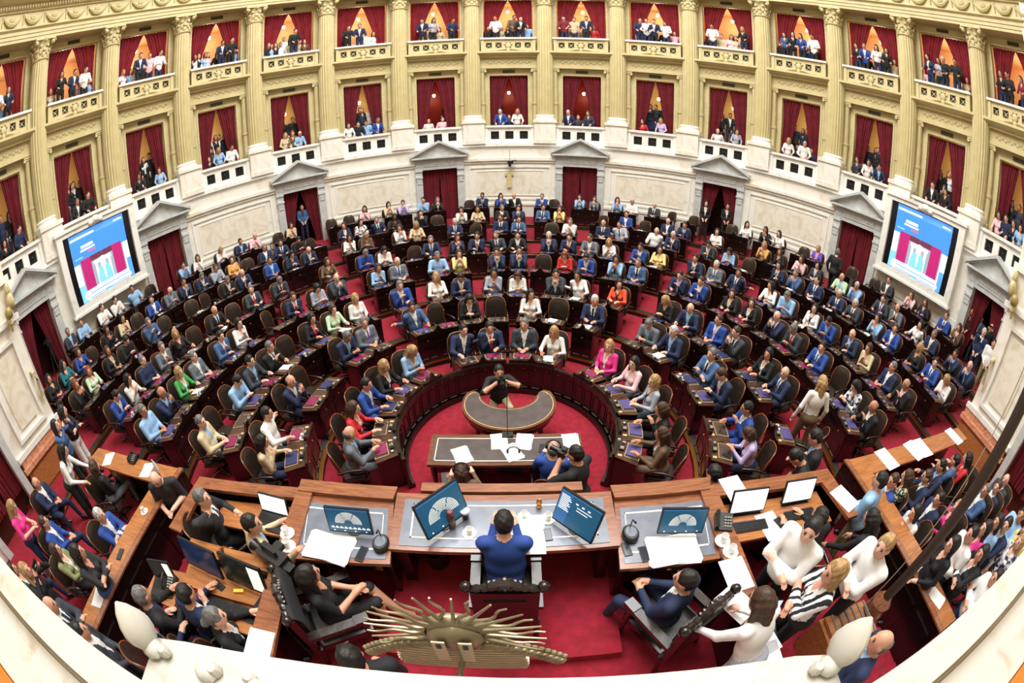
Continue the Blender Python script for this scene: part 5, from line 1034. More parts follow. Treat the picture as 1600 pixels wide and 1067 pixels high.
# ---------------------------------------------------------------- side walls, aides' benches, mast, screens, ceiling, near parapet
for s, nm in ((-1, 'left'), (1, 'right')):
    wl = tag(empty('wall_%s' % nm, (s*10.1, -3, .5)), '%s side wall with panelled marble pier and doorway' % nm, None, None, 'structure')
    def wp(name, b, m, **k): return link(name, b.mesh(name, m, **k), wl, (-s*10.1, 3, -.5))
    def sb(b, x0, x1, *a, mi=0): xa, xb = sorted((s*x0, s*x1)); b.box(xa, xb, *a, mi)
    b = MB(); sb(b, 10.3, 14.9, -2.6, -2.32, -.2, 10.3); sb(b, 14.35, 14.9, -2.4, -.85, -.2, 14); sb(b, 10.1, 10.6, -4.05, -2.3, 1.55, 10.3); sb(b, 10.1, 10.6, -7.5, -5.75, -.2, 10.3); sb(b, 10.1, 10.6, -5.75, -4.05, 3.5, 10.3); wp('wall', b, M_MARB)
    b = MB(); sb(b, 10.04, 10.6, -3.9, -2.22, 1.42, 1.6); sb(b, 10.0, 10.6, -3.95, -2.18, 1.30, 1.42); wp('red_marble_moulding', b, M_REDM)
    b = MB(); sb(b, 10.06, 10.6, -3.88, -2.24, .3, 1.32); sb(b, 10.03, 10.06, -3.75, -2.4, .7, 1.2); wp('wood_wainscot', b, M_OAK)
    b = MB()
    for (y0, y1, z0, z1) in ((-3.62, -2.55, 3.72, 3.8), (-3.62, -2.55, 1.86, 1.94), (-3.62, -3.54, 1.94, 3.72), (-2.63, -2.55, 1.94, 3.72), (-3.95, -2.2, 1.6, 1.72), (-3.95, -2.2, 4.08, 4.2), (-3.95, -2.2, 4.9, 5.05)): sb(b, 10.02, 10.11, y0, y1, z0, z1)
    wp('panel_moulding', b, M_MARBW)
    b = MB(); sb(b, 10.07, 10.11, -3.4, -2.77, 2.08, 3.58); wp('panel_inset', b, MATS['pale_marble'])
    d = tag(empty('door_%d' % (9 if s < 0 else 10), (s*10.1, -4.9, .56)), 'grey framed doorway with dark red curtain in the %s side wall' % nm, None, None, 'structure')
    b = MB(); sb(b, 9.98, 10.3, -4.2, -4.0, .5, 3.7); sb(b, 9.98, 10.3, -5.85, -5.65, .5, 3.7); sb(b, 9.98, 10.3, -5.85, -4.0, 3.5, 3.75); link('door_surround', b.mesh('side_door', M_GREYM), d, (-s*10.1, 4.9, -.56))
    t = tag(empty('curtain', (s*10.3, -4.92, .56), pi/2), 'dark red curtain hanging in the %s side doorway' % nm, 'curtain')
    for q in (0, 1): link('curtain_panel', CU_D[q], t, (0, 0, -.34))
    b = MB(); b.box(*sorted((s*10.6, s*10.5)), -5.7, -4.1, .5, 3.5); wp('backing', b, MATS['passage_wood'])
    b = MB(); sb(b, 9.72, 10.1, -2.58, -2.52, 4.1, 4.2); b.tube([(s*10.05, -2.55, 4.1), (s*9.9, -2.55, 3.95), (s*9.85, -2.55, 4.1), (s*9.8, -2.55, 4.2)], .035, 8); b.ell((s*9.8, -2.55, 4.32), (.12, .12, .14), 12, 8, 1); b.ell((s*9.95, -2.35, 4.5), (.16, .12, .2), 9, 6); b.ell((s*9.95, -2.35, 4.75), (.1, .09, .14), 8, 5)
    tag(link('wall_lamp', b.mesh('bracket_lamp', [M_OCHRE2, mat('bronze_globe', (150, 132, 78), .3)]), None), 'ochre scroll lamp bracket on the %s marble pier' % nm, 'lamp')
    b = MB(); b.tube([(s*10.1, -2.42, 2.9), (s*9.95, -2.4, 2.86), (s*9.9, -2.4, 2.7), (s*9.98, -2.4, 2.45), (s*10.0, -2.4, 2.3)], [.05, .05, .045, .04, .05], 8)
    tag(link('scroll_bracket', b.mesh('scroll', M_OCHRE2), None), 'pale scroll bracket low on the %s marble pier' % nm, 'bracket')
    # aides' benches
    t = tag(empty('aides_bench', (s*5.2, -4.0, .5)), 'long wooden aides bench desk on the %s side of the dais' % nm, 'desk')
    def bp(name, b, m): return link(name, b.mesh(name, m, False), t, (-s*5.2, 4.0, -.5))
    b = MB(); sb(b, 5.0, 5.4, -6.0, -2.66, 1.46, 1.5); bp('desktop', b, M_OAK)
    b = MB(); sb(b, 4.94, 5.04, -6.0, -2.66, 1.5, 1.53); bp('raised_edge', b, M_WALNUT)
    b = MB(); sb(b, 4.96, 5.02, -6.0, -2.66, 0, 1.46)
    for i in range(6): sb(b, 4.935, 4.96, -5.9 + i*.55, -5.45 + i*.55, .25, 1.3)
    bp('front_panelling', b, M_MAHOG)
    b = MB()
    for i in range(6): sb(b, 4.925, 4.935, -5.85 + i*.55, -5.5 + i*.55, .5, .515)
    sb(b, 4.9, 4.96, -6.0, -2.66, .06, .1); bp('pale_slots', b, M_SLOT)
    b = MB(); sb(b, 5.4, 9.0 if s > 0 else 7.6, -3.06, -2.66, 1.46, 1.5); bp('return_top', b, M_OAK)
    b = MB(); sb(b, 5.0, 9.0 if s > 0 else 7.6, -2.72, -2.66, .4, 1.46); bp('return_panel', b, M_MAHOG)
for x, y, r, l in ((5.95, -2.86, .1, 'first'), (6.85, -2.86, .15, 'second'), (7.15, -2.86, .0, 'third'), (8.55, -2.86, .1, 'fourth')): put('papers', ME_SH2, 'white papers on right aides desk, %s sheet from its corner' % l, 'papers', x, y, 1.502, r, 'papers on the right aides desk')
for x, y, r, l in ((-5.2, -5.3, .2, 'white cup tray on the near end of left aides bench'), (5.2, -5.1, .2, 'white sheet on near end of right aides bench'), (5.2, -5.5, .3, 'small white paper at near end of right aides bench'), (-5.75, -2.86, .2, 'white sheets on left aides desk near the bottle'), (-7.0, -2.86, .4, 'white documents on left aides desk below pier')): put('papers', ME_PAP, l, 'papers', x, y, 1.502, r, None, 1.1)
put('coffee_cup', ME_CUP, 'white cup on the left aides bench', 'cup', -5.2, -3.65, 1.505); put('water_bottle', ME_BOT, 'clear bottle on left aides desk corner', 'bottle', -5.5, -2.8, 1.502); put('mobile_phone', ME_PH, 'black phone on the left aides bench', 'phone', -5.2, -4.5, 1.502, .2, None, 1.3)
for s, ys in ((-1, ((-6.0, -4.2), (-7.3, -4.85), (-8.5, -4.25), (-6.9, -3.35), (-6.5, -5.15), (-7.45, -5.9))), (1, ((5.65, -4.25), (5.55, -3.5), (5.95, -3.62), (6.5, -3.72), (7.05, -3.62), (7.6, -3.7), (8.1, -3.75), (6.25, -4.2), (6.65, -4.5), (7.85, -4.5), (8.35, -4.6), (8.9, -4.6)))):
    for i, (x, y) in enumerate(ys): chair((x, y, .56), 1.1*s if abs(x) > 5.9 else .9*s, 'brown leather chair in %s aides area, %s from the bench' % ('left' if s < 0 else 'right', ordw(i + 1)), 'aides chairs')
for i, (x, y, r) in enumerate(((-3.45, -3.78, -1.0), (-2.72, -4.0, -.6), (-3.06, -5.1, 0), (-2.6, -5.15, -.5), (-3.6, -5.55, -.3), (3.15, -4.18, 0))): chair((x, y, 1.12), r, 'brown leather clerk chair on the dais, %s' % ('under grey-haired man in charcoal suit', 'under man in beige suit', 'under black-haired man in navy suit', 'under clerk with tied grey hair', 'under balding man near leaf ornament', 'under man at right wing corner')[i], 'clerk chairs')
# mast with stand of slatted wood
t = tag(empty('flag_mast', (3.78, -5.18, 1.12)), 'dark flag mast with carved base rising from slatted oak stand', 'mast')
b = MB(); b.lathe([(.16, 0), (.16, .5), (.13, .55), (.15, .62), (.12, .7), (.14, .78), (.1, .84), (.075, .88)], 18); link('carved_base', b.mesh('mast_base', M_WALNUT), t)
b = MB(); b.lathe([(.062, .85), (.062, 8.2), (.03, 8.3)], 16); link('pole', b.mesh('mast_pole', mat('mast_wood', (56, 42, 36), .45)), t)
b = MB(); b.tube([(-.12, .1, .4), (.02, .15, 3.0), (.05, .1, 8.1)], .006, 5); link('halyard', b.mesh('halyard', mat('cord', (170, 160, 140), .7)), t)
t = tag(empty('slatted_stand', (3.4, -5.3, 1.12)), 'oak lectern stand with pale slats at the foot of the mast', 'stand')
for i in range(6):
    b = MB(); b.box(-.36 + i*.1, -.285 + i*.1, -.3, .28, .62 + .0*i, .66); link('slat', b.mesh('slat', M_OAK, False), t)
    b = MB(); b.box(-.285 + i*.1, -.26 + i*.1, -.3, .28, .62, .67); link('slat', b.mesh('slat_pale', M_SLOT, False), t)
b = MB(); b.box(-.4, .3, -.32, .3, .0, .6); b.box(-.42, .32, -.36, -.3, .0, .7); link('body', b.mesh('stand_body', M_OAK, False), t)
b = MB(); b.tube([(-.2, .1, .67), (-.1, -.1, .72), (.05, -.15, .68), (.15, .0, .7), (.2, .2, .66)], .012, 5); link('cable', b.mesh('stand_cable', M_BLACK), t)
# video walls
def tv_mesh():
    b = MB(); W, Hh = 2.5, 2.3
    c = [mat('tv_black', (16, 15, 18), .2), mat('tv_blue', (64, 132, 222), .3, emit=.75), mat('tv_white', (244, 246, 255), .3, emit=.95), mat('tv_magenta', (186, 40, 112), .3, emit=.4), mat('tv_sky', (120, 190, 232), .3, emit=.8), mat('tv_pink', (240, 90, 130), .3, emit=.8), mat('tv_grey', (150, 160, 180), .3, emit=.6), mat('tv_brown', (110, 50, 70), .3, emit=.5), mat('tv_skin', (226, 190, 190), .3, emit=.8), mat('tv_mid', (84, 150, 232), .3, emit=.8), mat('tv_plum', (170, 36, 120), .3, emit=.5)]
    n = [0]
    def R(x0, x1, z0, z1, m): n[0] += 1; b.box(x0*W - W/2, x1*W - W/2, -.004 - .0012*n[0], -.0005, z0*Hh, z1*Hh, m)
    b.box(-W/2 - .26, W/2 + .26, 0, .06, -.02, Hh + .02, 0)
    R(0, 1, 0, 1, 2); R(0, 1, .56, 1, 1); R(0, 1, .9, 1, 9); R(.02, .45, .92, .945, 2); R(.82, .97, .93, .95, 2)
    R(.18, .4, .76, .8, 2); R(.16, .42, .715, .74, 2); R(.3, .42, .665, .69, 5); R(.04, .18, .63, .65, 4)
    R(.1, .9, .14, .56, 6); R(.12, .3, .14, .6, 3); R(.17, .185, .14, .6, 10); R(.23, .245, .14, .6, 10); R(.7, .88, .14, .6, 3); R(.76, .775, .14, .6, 10); R(.83, .845, .14, .6, 10); R(.3, .7, .52, .6, 7); R(.34, .66, .45, .5, 2); R(.36, .4, .14, .45, 2); R(.6, .64, .14, .45, 2)
    R(0, .1, .0, .25, 4); R(.92, 1, .0, .3, 9)
    def E(cx, cz, rx, rz, m):
        n[0] += 1; y = -.006 - .0012*n[0]; b.add([(cx*W - W/2 + rx*W*cos(2*pi*i/16), y, cz*Hh + rz*Hh*sin(2*pi*i/16)) for i in range(16)], [tuple(range(16))], m)
    E(.5, .2, .13, .22, 4); E(.5, .28, .018, .1, 2); E(.5, .43, .05, .085, 8); E(.5, .47, .055, .055, 2)
    R(.12, .92, .09, .14, 2); R(.14, .9, .075, .088, 1); R(.1, .94, .03, .075, 2); R(.14, .9, .016, .028, 1); E(.1, .075, .045, .06, 2)
    b.box(-.004, .004, -.07, -.068, Hh*.56, Hh, 9)
    return b.mesh('video_wall', c, False)
ME_TV = tv_mesh()
b = MB()
for (x0, x1, z0, z1) in ((-1.78, 1.78, 2.34, 2.56), (-1.78, 1.78, -.26, -.02), (-1.78, -1.52, -.02, 2.34), (1.52, 1.78, -.02, 2.34)): b.box(x0, x1, -.1, .3, z0, z1)
for (x0, x1, z0, z1) in ((-1.84, 1.84, 2.5, 2.6), (-1.84, 1.84, -.32, -.24)): b.box(x0, x1, -.16, .3, z0, z1)
ME_TVF = b.mesh('video_frame', M_MARBW)
b = MB(); b.ell((0, -.14, 2.5), (.2, .08, .15), 10, 6); b.ell((0, -.2, 2.5), (.1, .06, .08), 8, 5)
for s in (-1, 1): b.ell((s*.22, -.14, 2.44), (.12, .06, .08), 8, 5)
ME_TVO = b.mesh('video_ornament', M_MARB)
for a, nm in ((-75.9, 'left'), (75.9, 'right')):
    t = tag(empty('video_screen', pol(a, 14.06, 2.52), -rad(a)), 'large video screen in white marble frame on the %s curved wall' % nm, 'screen')
    link('display', ME_TV, t); link('marble_frame', ME_TVF, t); link('carved_ornament', ME_TVO, t)
# camera and emblem on the middle panel
t = tag(empty('ceiling_camera', (0, 14.2, 3.55)), 'small black camera hanging at middle of the back wall', 'camera')
b = MB(); b.box(-.1, .16, -.2, .05, -.06, .07); b.box(.1, .3, -.16, -.1, .06, .1); b.tube([(0, 0, .06), (0, .1, .6)], .008, 5); b.box(-.06, .06, -.1, .05, -.2, -.06); link('body', b.mesh('remote_cam', M_BLACK, False), t)
b = MB(); b.prof([(.0, -.06), (.05, -.06), (.05, .06), (0, .06)], [-.2, .2]); b.poly([(-.1, -.03), (.1, -.03), (.06, 0), (-.06, 0)], -.62, -.06)
tag(link('gilt_plaque', b.mesh('plaque', mat('pale_gilt', (216, 196, 140), .35)), None, (-.03, 14.36, 2.95)), 'pale gilt plaque on the middle marble panel', 'plaque')
M_WORN = mat('worn_marble', (194, 190, 181), .45, rgb2=(158, 138, 112), scale=3.5, lo=.56, hi=.86, dist=1.5, detail=7)
# ceiling with skylight, wall behind
ce = tag(empty('ceiling', (0, 0, 20)), 'domed ceiling with round glass skylight', None, None, 'structure')
b = MB(); b.arc([(15.5, 14.0), (15.3, 14.0), (14.6, 16.5), (13.0, 18.8), (9.0, 20.0), (9.0, 20.3), (15.5, 16.5)], -180, 180, 64); link('dome', b.mesh('dome', M_OCHRE), ce, (0, 0, -20))
b = MB(); b.poly([(9.1*cos(2*pi*i/48), 9.1*sin(2*pi*i/48)) for i in range(48)], 20.1, 20.2); link('skylight', b.mesh('skylight', mat('skylight_glass', (255, 248, 232), .4, emit=1.2)), ce, (0, 0, -20))
wf = tag(empty('wall_front', (0, -6.5, 0)), 'marble wall and gallery behind the presiding desks', None, None, 'structure')
def fp(name, b, m): return link(name, b.mesh(name, m, False), wf, (0, 6.5, 0))
b = MB(); b.box(-10.6, 10.6, -6.7, -6.4, -.2, 4.1); fp('wall', b, M_MARB)
b = MB(); b.box(-10.6, 10.6, -6.6, -6.1, 3.5, 3.62); b.box(-10.6, 10.6, -6.56, -6.12, 3.62, 4.2); b.box(-10.6, 10.6, -6.19, -6.12, 4.2, 4.4); fp('parapet', b, mat('beige_marble', (196, 180, 148), .4, rgb2=(212, 200, 176), scale=3))
b = MB(); b.box(-10.6, 10.6, -6.19, -6.055, 4.40, 4.5); fp('parapet_coping', b, M_WORN)
b = MB(); b.box(-10.6, 10.6, -6.23, -6.19, 4.2, 4.34); fp('parapet_groove', b, MATS['beige_marble'])  # groove coloured beige to stand in for the shade inside it
b = MB(); b.box(-10.6, 10.6, -6.52, -6.23, 4.2, 4.38); fp('parapet_ledge', b, M_WORN)
b = MB()
for i in range(11): b.box(-10.2 + i*1.9, -8.65 + i*1.9, -6.5, -6.29, 4.38, 4.386)
tag(fp('ledge_panels', b, M_WORN), None, None, None, 'stuff')
b = MB(); b.box(-10.6, 10.6, -9.5, -6.6, 3.3, 3.5); fp('gallery_floor', b, M_CARPET)
b = MB(); b.box(-10.6, 10.6, -9.8, -9.5, 3.5, 14); fp('gallery_back', b, M_OCHRE)
for s in (-1, 1):
    b = MB(); b.box(-1.6, 1.6, -.25, .2, 0, .08); b.box(-1.6, 1.6, -.25, -.2, 0, .5); tag(link('gallery_bench', b.mesh('gallery_bench', mat('orange_wood', (206, 112, 44), .35), False), None, (s*2.9, -6.73, 4.3)), 'orange wooden gallery bench behind the %s parapet' % ('left' if s < 0 else 'right'), 'bench')
# canopy slab with white ornaments and the sun crest
t = tag(empty('canopy_cornice', (-.1, -5.9, 4.2)), 'white curved marble canopy cornice above presiding desks', 'cornice')
def cp(name, b, m, **k): return link(name, b.mesh(name, m, **k), t, (.1, 5.9, -4.2))
q = [(-1.17, -5.86)] + [(-1.17 + 2.12*i/16, -5.86 + .145*sin(pi*i/16)**.8) for i in range(1, 16)] + [(.95, -5.87), (.95, -6.06), (-1.17, -6.06)]
b = MB(); b.poly(ccw(q), 4.1, 4.3); cp('slab', b, M_WORN)
q2 = [(x, y - .05) for x, y in q[:-2]] + q[-2:]
b = MB(); b.poly(ccw(q2), 3.9, 4.1); cp('lower_moulding', b, M_WORN)
for s, x in ((-1, -1.13), (1, .9)):
    b = MB()
    Mx = Matrix.Translation((x + s*.03, -5.9, 4.31)) @ Matrix.Rotation(s*.35, 4, 'Y') @ Matrix.Rotation(-.25, 4, 'X') @ Matrix.Diagonal((.75, 1.15, .95, 1))
    b.lathe([(.02, 0), (.042, .02), (.058, .055), (.062, .09), (.052, .13), (.03, .175), (.005, .205)], 20, 0, Mx, lambda i: 1 - .05*(i % 2))
    b.ell((x + s*.02, -5.91, 4.32), (.05, .045, .035), 9, 6); b.ell((x - s*.04, -5.9, 4.325), (.026, .026, .028), 8, 5); cp('leaf_acroterion', b, M_WORN)
    b = MB(); b.ell((x - s*.22, -5.90, 4.31), (.045, .04, .03), 9, 6); b.ell((x - s*.25, -5.88, 4.315), (.03, .03, .03), 8, 5); cp('scroll_knob', b, M_WORN)
    b = MB(); b.ell((x - s*.42, -5.88, 4.31), (.045, .03, .03), 9, 6); b.ell((x - s*.38, -5.86, 4.31), (.028, .025, .03), 8, 5); cp('scroll_knob', b, M_WORN)
b = MB(); b.ell((-.15, -5.86, 4.44), (.075, .07, .13), 14, 9); b.lathe([(.1, 4.3), (.1, 4.33), (.05, 4.36)], 14, 0, Matrix.Translation((-.15, -5.86, 0))); cp('ball_finial', b, M_WORN)
M_GILT = mat('dull_gilt', (172, 160, 130), .4, .5, rgb2=(140, 128, 102), scale=12)
M_GILTL = mat('pale_steel', (206, 194, 164), .35, .3)
t = tag(empty('sun_crest', (-.2, -5.49, 4.09)), 'gilded sun and laurel crest seen from behind above the dais', 'emblem')
for i in range(22):
    a = -rad(20) + (pi + rad(40))*i/21; ca, sa = cos(a), sin(a); wv = .012 if i % 2 else 0
    pts = [(ca*r + wv*sin((r - .1)*45)*-sa, .0 - (r - .1)*.1, sa*r*1.06 + wv*sin((r - .1)*45)*ca) for r in [.1 + .2*j/8 for j in range(9)]]
    b = MB(); b.tube(pts, [.0085 - .005*j/8 for j in range(9)], 6); link('sun_ray', b.mesh('sun_ray', M_GILT), t)
b = MB(); b.ell((0, .02, 0), (.11, .04, .11), 20, 8); b.ell((0, -.01, -.02), (.1, .03, .1), 16, 6); link('sun_disc', b.mesh('sun_disc', M_GILT), t)
for s, x in ((-1, -.045), (1, .035)):
    b = MB(); b.prof([(-.052, -.16), (-.046, -.16), (-.046, .03), (-.052, .03)], [x*1.1 - .022, x*1.1 + .022]); b.box(x*1.1 - .008, x*1.1 + .008, -.056, -.052, -.02, .015, 1); link('bracket_plate', b.mesh('bracket_plate', [M_GILTL, M_BLACK]), t)
b = MB()
for i in range(9):
    z = -.11 - i*.028; hw = .25*math.sqrt(max(.05, 1 - ((i - 6)/9)**2)); b.box(-hw, hw, -.02, .01, z - .012, z)
link('ribbed_shield', b.mesh('ribbed_shield', M_GILTL, False), t)
b = MB(); b.tube([(0, -.02, -.26), (0, -.3, -.06)], .012, 6); link('support_arm', b.mesh('support_arm', M_GILT), t)
for s in (-1, 1):
    for i in range(12):
        u = i/11; a = rad(100 - 95*u); x = s*(.06 + .3*u**.8); z = -.08 - .2*u**1.5
        b = MB(); b.ell((x, -.01, z), (.034, .018, .026), 7, 5); b.ell((x + s*.02, .0, z + .018), (.02, .012, .02), 6, 4); link('laurel_leaf', b.mesh('laurel_leaf', M_GILT), t)
# ---------------------------------------------------------------- people outside the rows
OTH = """-4.90 -3.19 0.30|m0 d - - k s5 150 0|bald photographer in dark T-shirt looking down at camera beside walnut wing desk
-3.43 -3.69 1.12|mg d w n k hair 60 0|grey-haired man in charcoal suit with hand raised to his head at wing desk
-2.67 -3.95 1.12|md e l - k point 40 1|man in beige suit stretching his arm along the inner wing desk
-5.89 -4.14 0.56|mw u w - n 3 75 0|white-haired man in royal blue jacket leaning on the long aides bench
-7.26 -4.80 0.56|mb u w - n lap 50 1|young man in royal blue suit sitting behind the white-haired man
-7.78 -5.21 0.56|wy p - - n s5 50 0|blond woman in pink blouse holding a camera near dark red curtain
-8.47 -4.18 0.56|m0 n w - n lap 70 1|bearded man in navy suit seated beside wooden pier base
-7.58 -3.71 0.56|wd w - - k s4 50 0|person in white shirt and black trousers bending over a chair
-6.89 -3.28 0.56|wb k - - g 0c 10 0|woman in black top seated at aides desk below the left pier
-5.11 -5.09 0.56|wd d k - j s1 60 1|woman in dark cardigan and jeans standing at aides bench
-6.45 -5.10 0.56|wb O w - k lap 60 0|woman in olive blouse seated behind standing woman in cardigan
-6.08 -5.85 0.56|wy k - - k s3j 60 1|woman in black raising a phone to take a photograph by marble rail
-7.43 -5.99 0.56|wd c w - n lap 50 1|woman in dark jacket seated by the marble rail corner with notebook
-5.14 -6.00 0.56|m0 c w n c s1 60 1|balding man in charcoal suit standing right below the marble rail
-4.35 -6.05 0.56|md c w - k s0 40 1|dark-haired man in charcoal suit below the rail, hands together
-3.55 -5.50 1.12|m0 n w - n 0 30 0|balding man in navy jacket seated behind white leaf ornament
-3.58 -5.20 1.12|mg k n - k 0a 20 1|bearded man in black jacket working at small side laptop
-3.06 -5.01 1.12|md n w - n 1 10 1|black-haired man in navy suit seen from behind at clerk monitors
-2.65 -5.09 1.12|wg k w - k 0 50 0|clerk with tied grey hair in black suit at wing keyboard
-8.57 -2.67 0.56|wd k - - w s1 60 0|long-haired woman in black top standing beside left pier corner
-8.31 -3.09 0.56|wd j - - k s3j 60 0|woman in blue top photographing with a phone below left pier
-1.78 -4.35 1.12|wd k - - k lapx 60 1|woman in sleeveless black dress sitting cross-legged on carved armchair
-0.09 -3.84 1.26|md u w - u pres 0 0|man in bright blue suit seated at central presiding desk, seen from behind
1.42 -4.37 1.12|md n w - n lap -40 1|man in navy suit reclining in carved armchair at right presiding desk
-1.02 -5.26 1.12|md k - - k s0 -30 1|dark-haired person half hidden behind gilded sun crest
0.56 -1.49 0.00|m0 u l - u 0 10 0|bald man in blue suit with headphones at stenographers table
0.86 -2.12 0.00|md k - - k s3 -50 1|bearded photographer in black T-shirt with camera beside stenographers table
-0.70 -1.93 0.00|wb b - - n 0 -10 0|long-haired woman with headphones at the stenographers table
-0.26 0.78 0.00|md k - - e kneel 170 1|photographer crouching behind crescent table with camera raised
2.51 -3.00 0.20|md k w - k s4 -20 1|black-haired person with white collar standing just behind right presiding desk
4.08 -2.88 0.30|md k - - k s6 -60 1|person in black bending far forward behind right wing desk
4.19 -2.68 0.40|md k l - k s5 -50 1|photographer in black shirt with lanyard looking at his phone
5.11 -1.34 0.36|wy w w - b s2 20 0|blond woman in white blazer standing among the seats, back to camera
2.51 -4.43 1.12|md w - - k s1 -110 0|man in white shirt with folded arms inside right wing
2.54 -4.95 1.12|wy z w - k s1 -60 1|woman in black and white striped top standing in right wing
3.25 -4.89 1.12|my w - - k s1 -80 0|fair-haired man in white shirt with folded arms near flag mast
3.15 -4.11 1.12|md k - - k 0 -10 1|man in black jacket seated at corner of right wing desk
4.03 -4.48 0.56|wd k - - k s4 -10 0|long-haired woman in black coat leaning on wing desk corner
4.47 -3.78 0.56|md l - - O s0 -20 1|man in light blue shirt with shoulder strap, seen from behind
5.57 -4.20 0.56|wd w - - n 1 -70 0|woman in white jacket seated at right aides bench
5.48 -3.48 0.56|mb u w - n 0a -60 1|bearded man in royal blue jacket at right aides desk
5.86 -3.59 0.56|wb F - - k 1 -30 0|woman in black leaf print blouse at right aides desk
6.39 -3.69 0.56|mb n w - n 0 -50 1|man in navy jacket beside woman in leaf print blouse
7.01 -3.60 0.56|md n l - n 0 -50 1|second man in navy jacket along right aides desk
7.51 -3.66 0.56|md s - - n 0 -10 1|man in steel blue jacket beside woman in red
8.01 -3.73 0.56|wd r - - k 0 -30 0|woman in red top seated below right pier
6.20 -4.12 0.56|md n w - n lap -60 1|dark-haired man in navy suit seated behind woman in white jacket
6.56 -4.43 0.56|wy p - - n lap -60 0|fair-haired person with pink shawl left of the mast
7.76 -4.46 0.56|mg s w - n lap -60 1|grey-haired man in steel blue jacket beyond the mast
8.26 -4.56 0.56|mb n w - n lap -70 0|man in navy jacket beside dark curtain at right
8.80 -4.54 0.56|m0 c w - n lap -70 0|bald man in charcoal suit against the right side curtain
7.41 -5.52 0.56|md l - - j s1 -70 1|man in light blue shirt standing near right frame edge
6.72 -5.45 0.56|md n w - n s1 -70 0|young man in navy jacket in the right standing group
6.51 -5.30 0.56|wd l - - k s0 -70 1|woman with dark hair and light blue top in right group
6.07 -5.25 0.56|wd p - - k s0 -60 0|woman in hot pink top in the right standing group
5.64 -5.18 0.56|md w - - n s0 -60 1|man in white shirt beyond woman in black at right bench
5.10 -5.13 0.56|wd k k - k s0 -60 0|woman with long black hair in black dress at right bench
5.64 -5.53 0.56|wd k w - k s1 -60 1|woman in black jacket with white collar beside right bench
6.80 -5.88 0.56|wy f - - b s0 -60 0|blond woman in patterned dress at right frame edge
7.22 -5.81 0.56|wd y - - k s0 -60 1|person in yellow top at right frame edge
5.66 -6.15 0.56|md w - - j s1 -50 1|person in white shirt and jeans by the right marble rail
2.69 -5.77 1.12|m0 n l n n s0 -40 1|balding man in navy suit below white leaf ornament at right
1.87 -5.21 1.12|wb w - - G s4 -20 0|long-haired woman in white jacket and grey trousers leaning on inner wing desk
14.72 0.89 0.89|md k w k k s0 -100 1|man in black suit standing in the far right doorway
14.88 0.43 0.87|mb c l - c s0 -90 1|man in charcoal suit and blue shirt in far right doorway
13.42 -0.46 0.85|mw n w n n s0 -100 0|white-haired man in navy suit standing by far right doorway
14.53 -0.24 0.89|m0 k - - k s3j -110 1|cameraman in dark clothes behind the right video camera
13.32 -1.02 0.80|md w - - O s0 -110 1|man in white T-shirt and olive trousers by right pier
10.78 5.07 0.89|mg k - - k s2 70 0|man in black suit standing with back turned at doorway
8.16 10.95 0.89|wd k w - k s0 -155 0|usher in black suit and white shirt, left one in open doorway
9.15 10.83 0.89|wd k w - k s0 -160 1|usher in black suit with lanyard badge, right one in open doorway
-9.12 11.63 0.89|mb s n - n s0 150 1|man in blue-grey suit standing in the open left doorway"""
HEADPH = []
for l in OTH.strip().split('\n'):
    p, q, lab = l.split('|'); x, y, z = map(float, p.split()); hc, jac, shirt, tie, trou, po, yaw, sk = q.split(); yaw = float(yaw)
    fem = hc[0] == 'w'; me, B = pose((fem, po)); st = styl(hc)
    if 'tied grey' in lab: st = 'tail'
    y = max(y, -6.0)
    shoe = None
    if po == 'lapx': shoe = mat('tan_heel', (190, 130, 100), .4); tr = SKIN[1]
    tall = po[0] == 's'
    o = person(me, B, hc[1], jac, shirt, tie, trou, int(sk), st, (x, y, z), -rad(yaw), lab, None, (1.05 if tall else 1.02), shoe)
    if 'headphones' in lab: HEADPH.append((o, B))
    if 's3' in po or po == 'kneel':
        t = tag(empty('hand_camera', (0, 0, 0)), 'black camera held by %s' % (lab.split(' in ')[0].split(' with')[0].split(' behind')[0].split(' crouching')[0] + ' ' + ('beside the crescent table' if po == 'kneel' else 'at %d degrees' % 0 if False else '')).strip(), 'camera')
        t['label'] = {'kneel': 'black camera with long lens held by crouching photographer', 's3': 'black camera held by bearded photographer near the dais', 's3j': 'black phone raised by %s' % lab[:60]}[po]
        t['label'] = ' '.join(t['label'].split()[:16])
        mid = (B.hands[0] + B.hands[1])/2
        t.matrix_basis = o.matrix_basis @ Matrix.Translation(tuple(mid + V(0, .03, .03)))
        b = MB()
        if po == 's3j': b.box(-.075, .075, -.005, .005, -.04, .04); t['category'] = 'phone'; t.name = 'raised_phone'; link('body', b.mesh('held_phone', M_BLACK, False), t)
        else:
            b.box(-.07, .07, -.05, .03, -.05, .05); b.box(-.03, .03, -.05, .0, .05, .08); link('body', b.mesh('held_camera', M_BLACK, False), t)
            b = MB(); b.lathe([(.036, 0), (.036, .1), (.042, .14)], 12, 0, Matrix.Translation((0, .03, 0)) @ Matrix.Rotation(-pi/2, 4, 'X')); link('lens', b.mesh('held_lens', M_CON), t)
for (o, B), l in zip(HEADPH, ('black headphones worn by bald man at stenographers table', 'black headphones worn by long-haired woman at stenographers table')):
    headphones(l, o.matrix_basis @ B.M @ Matrix.Translation((0, -.01, .055)) @ Matrix.Scale(1.12, 4))
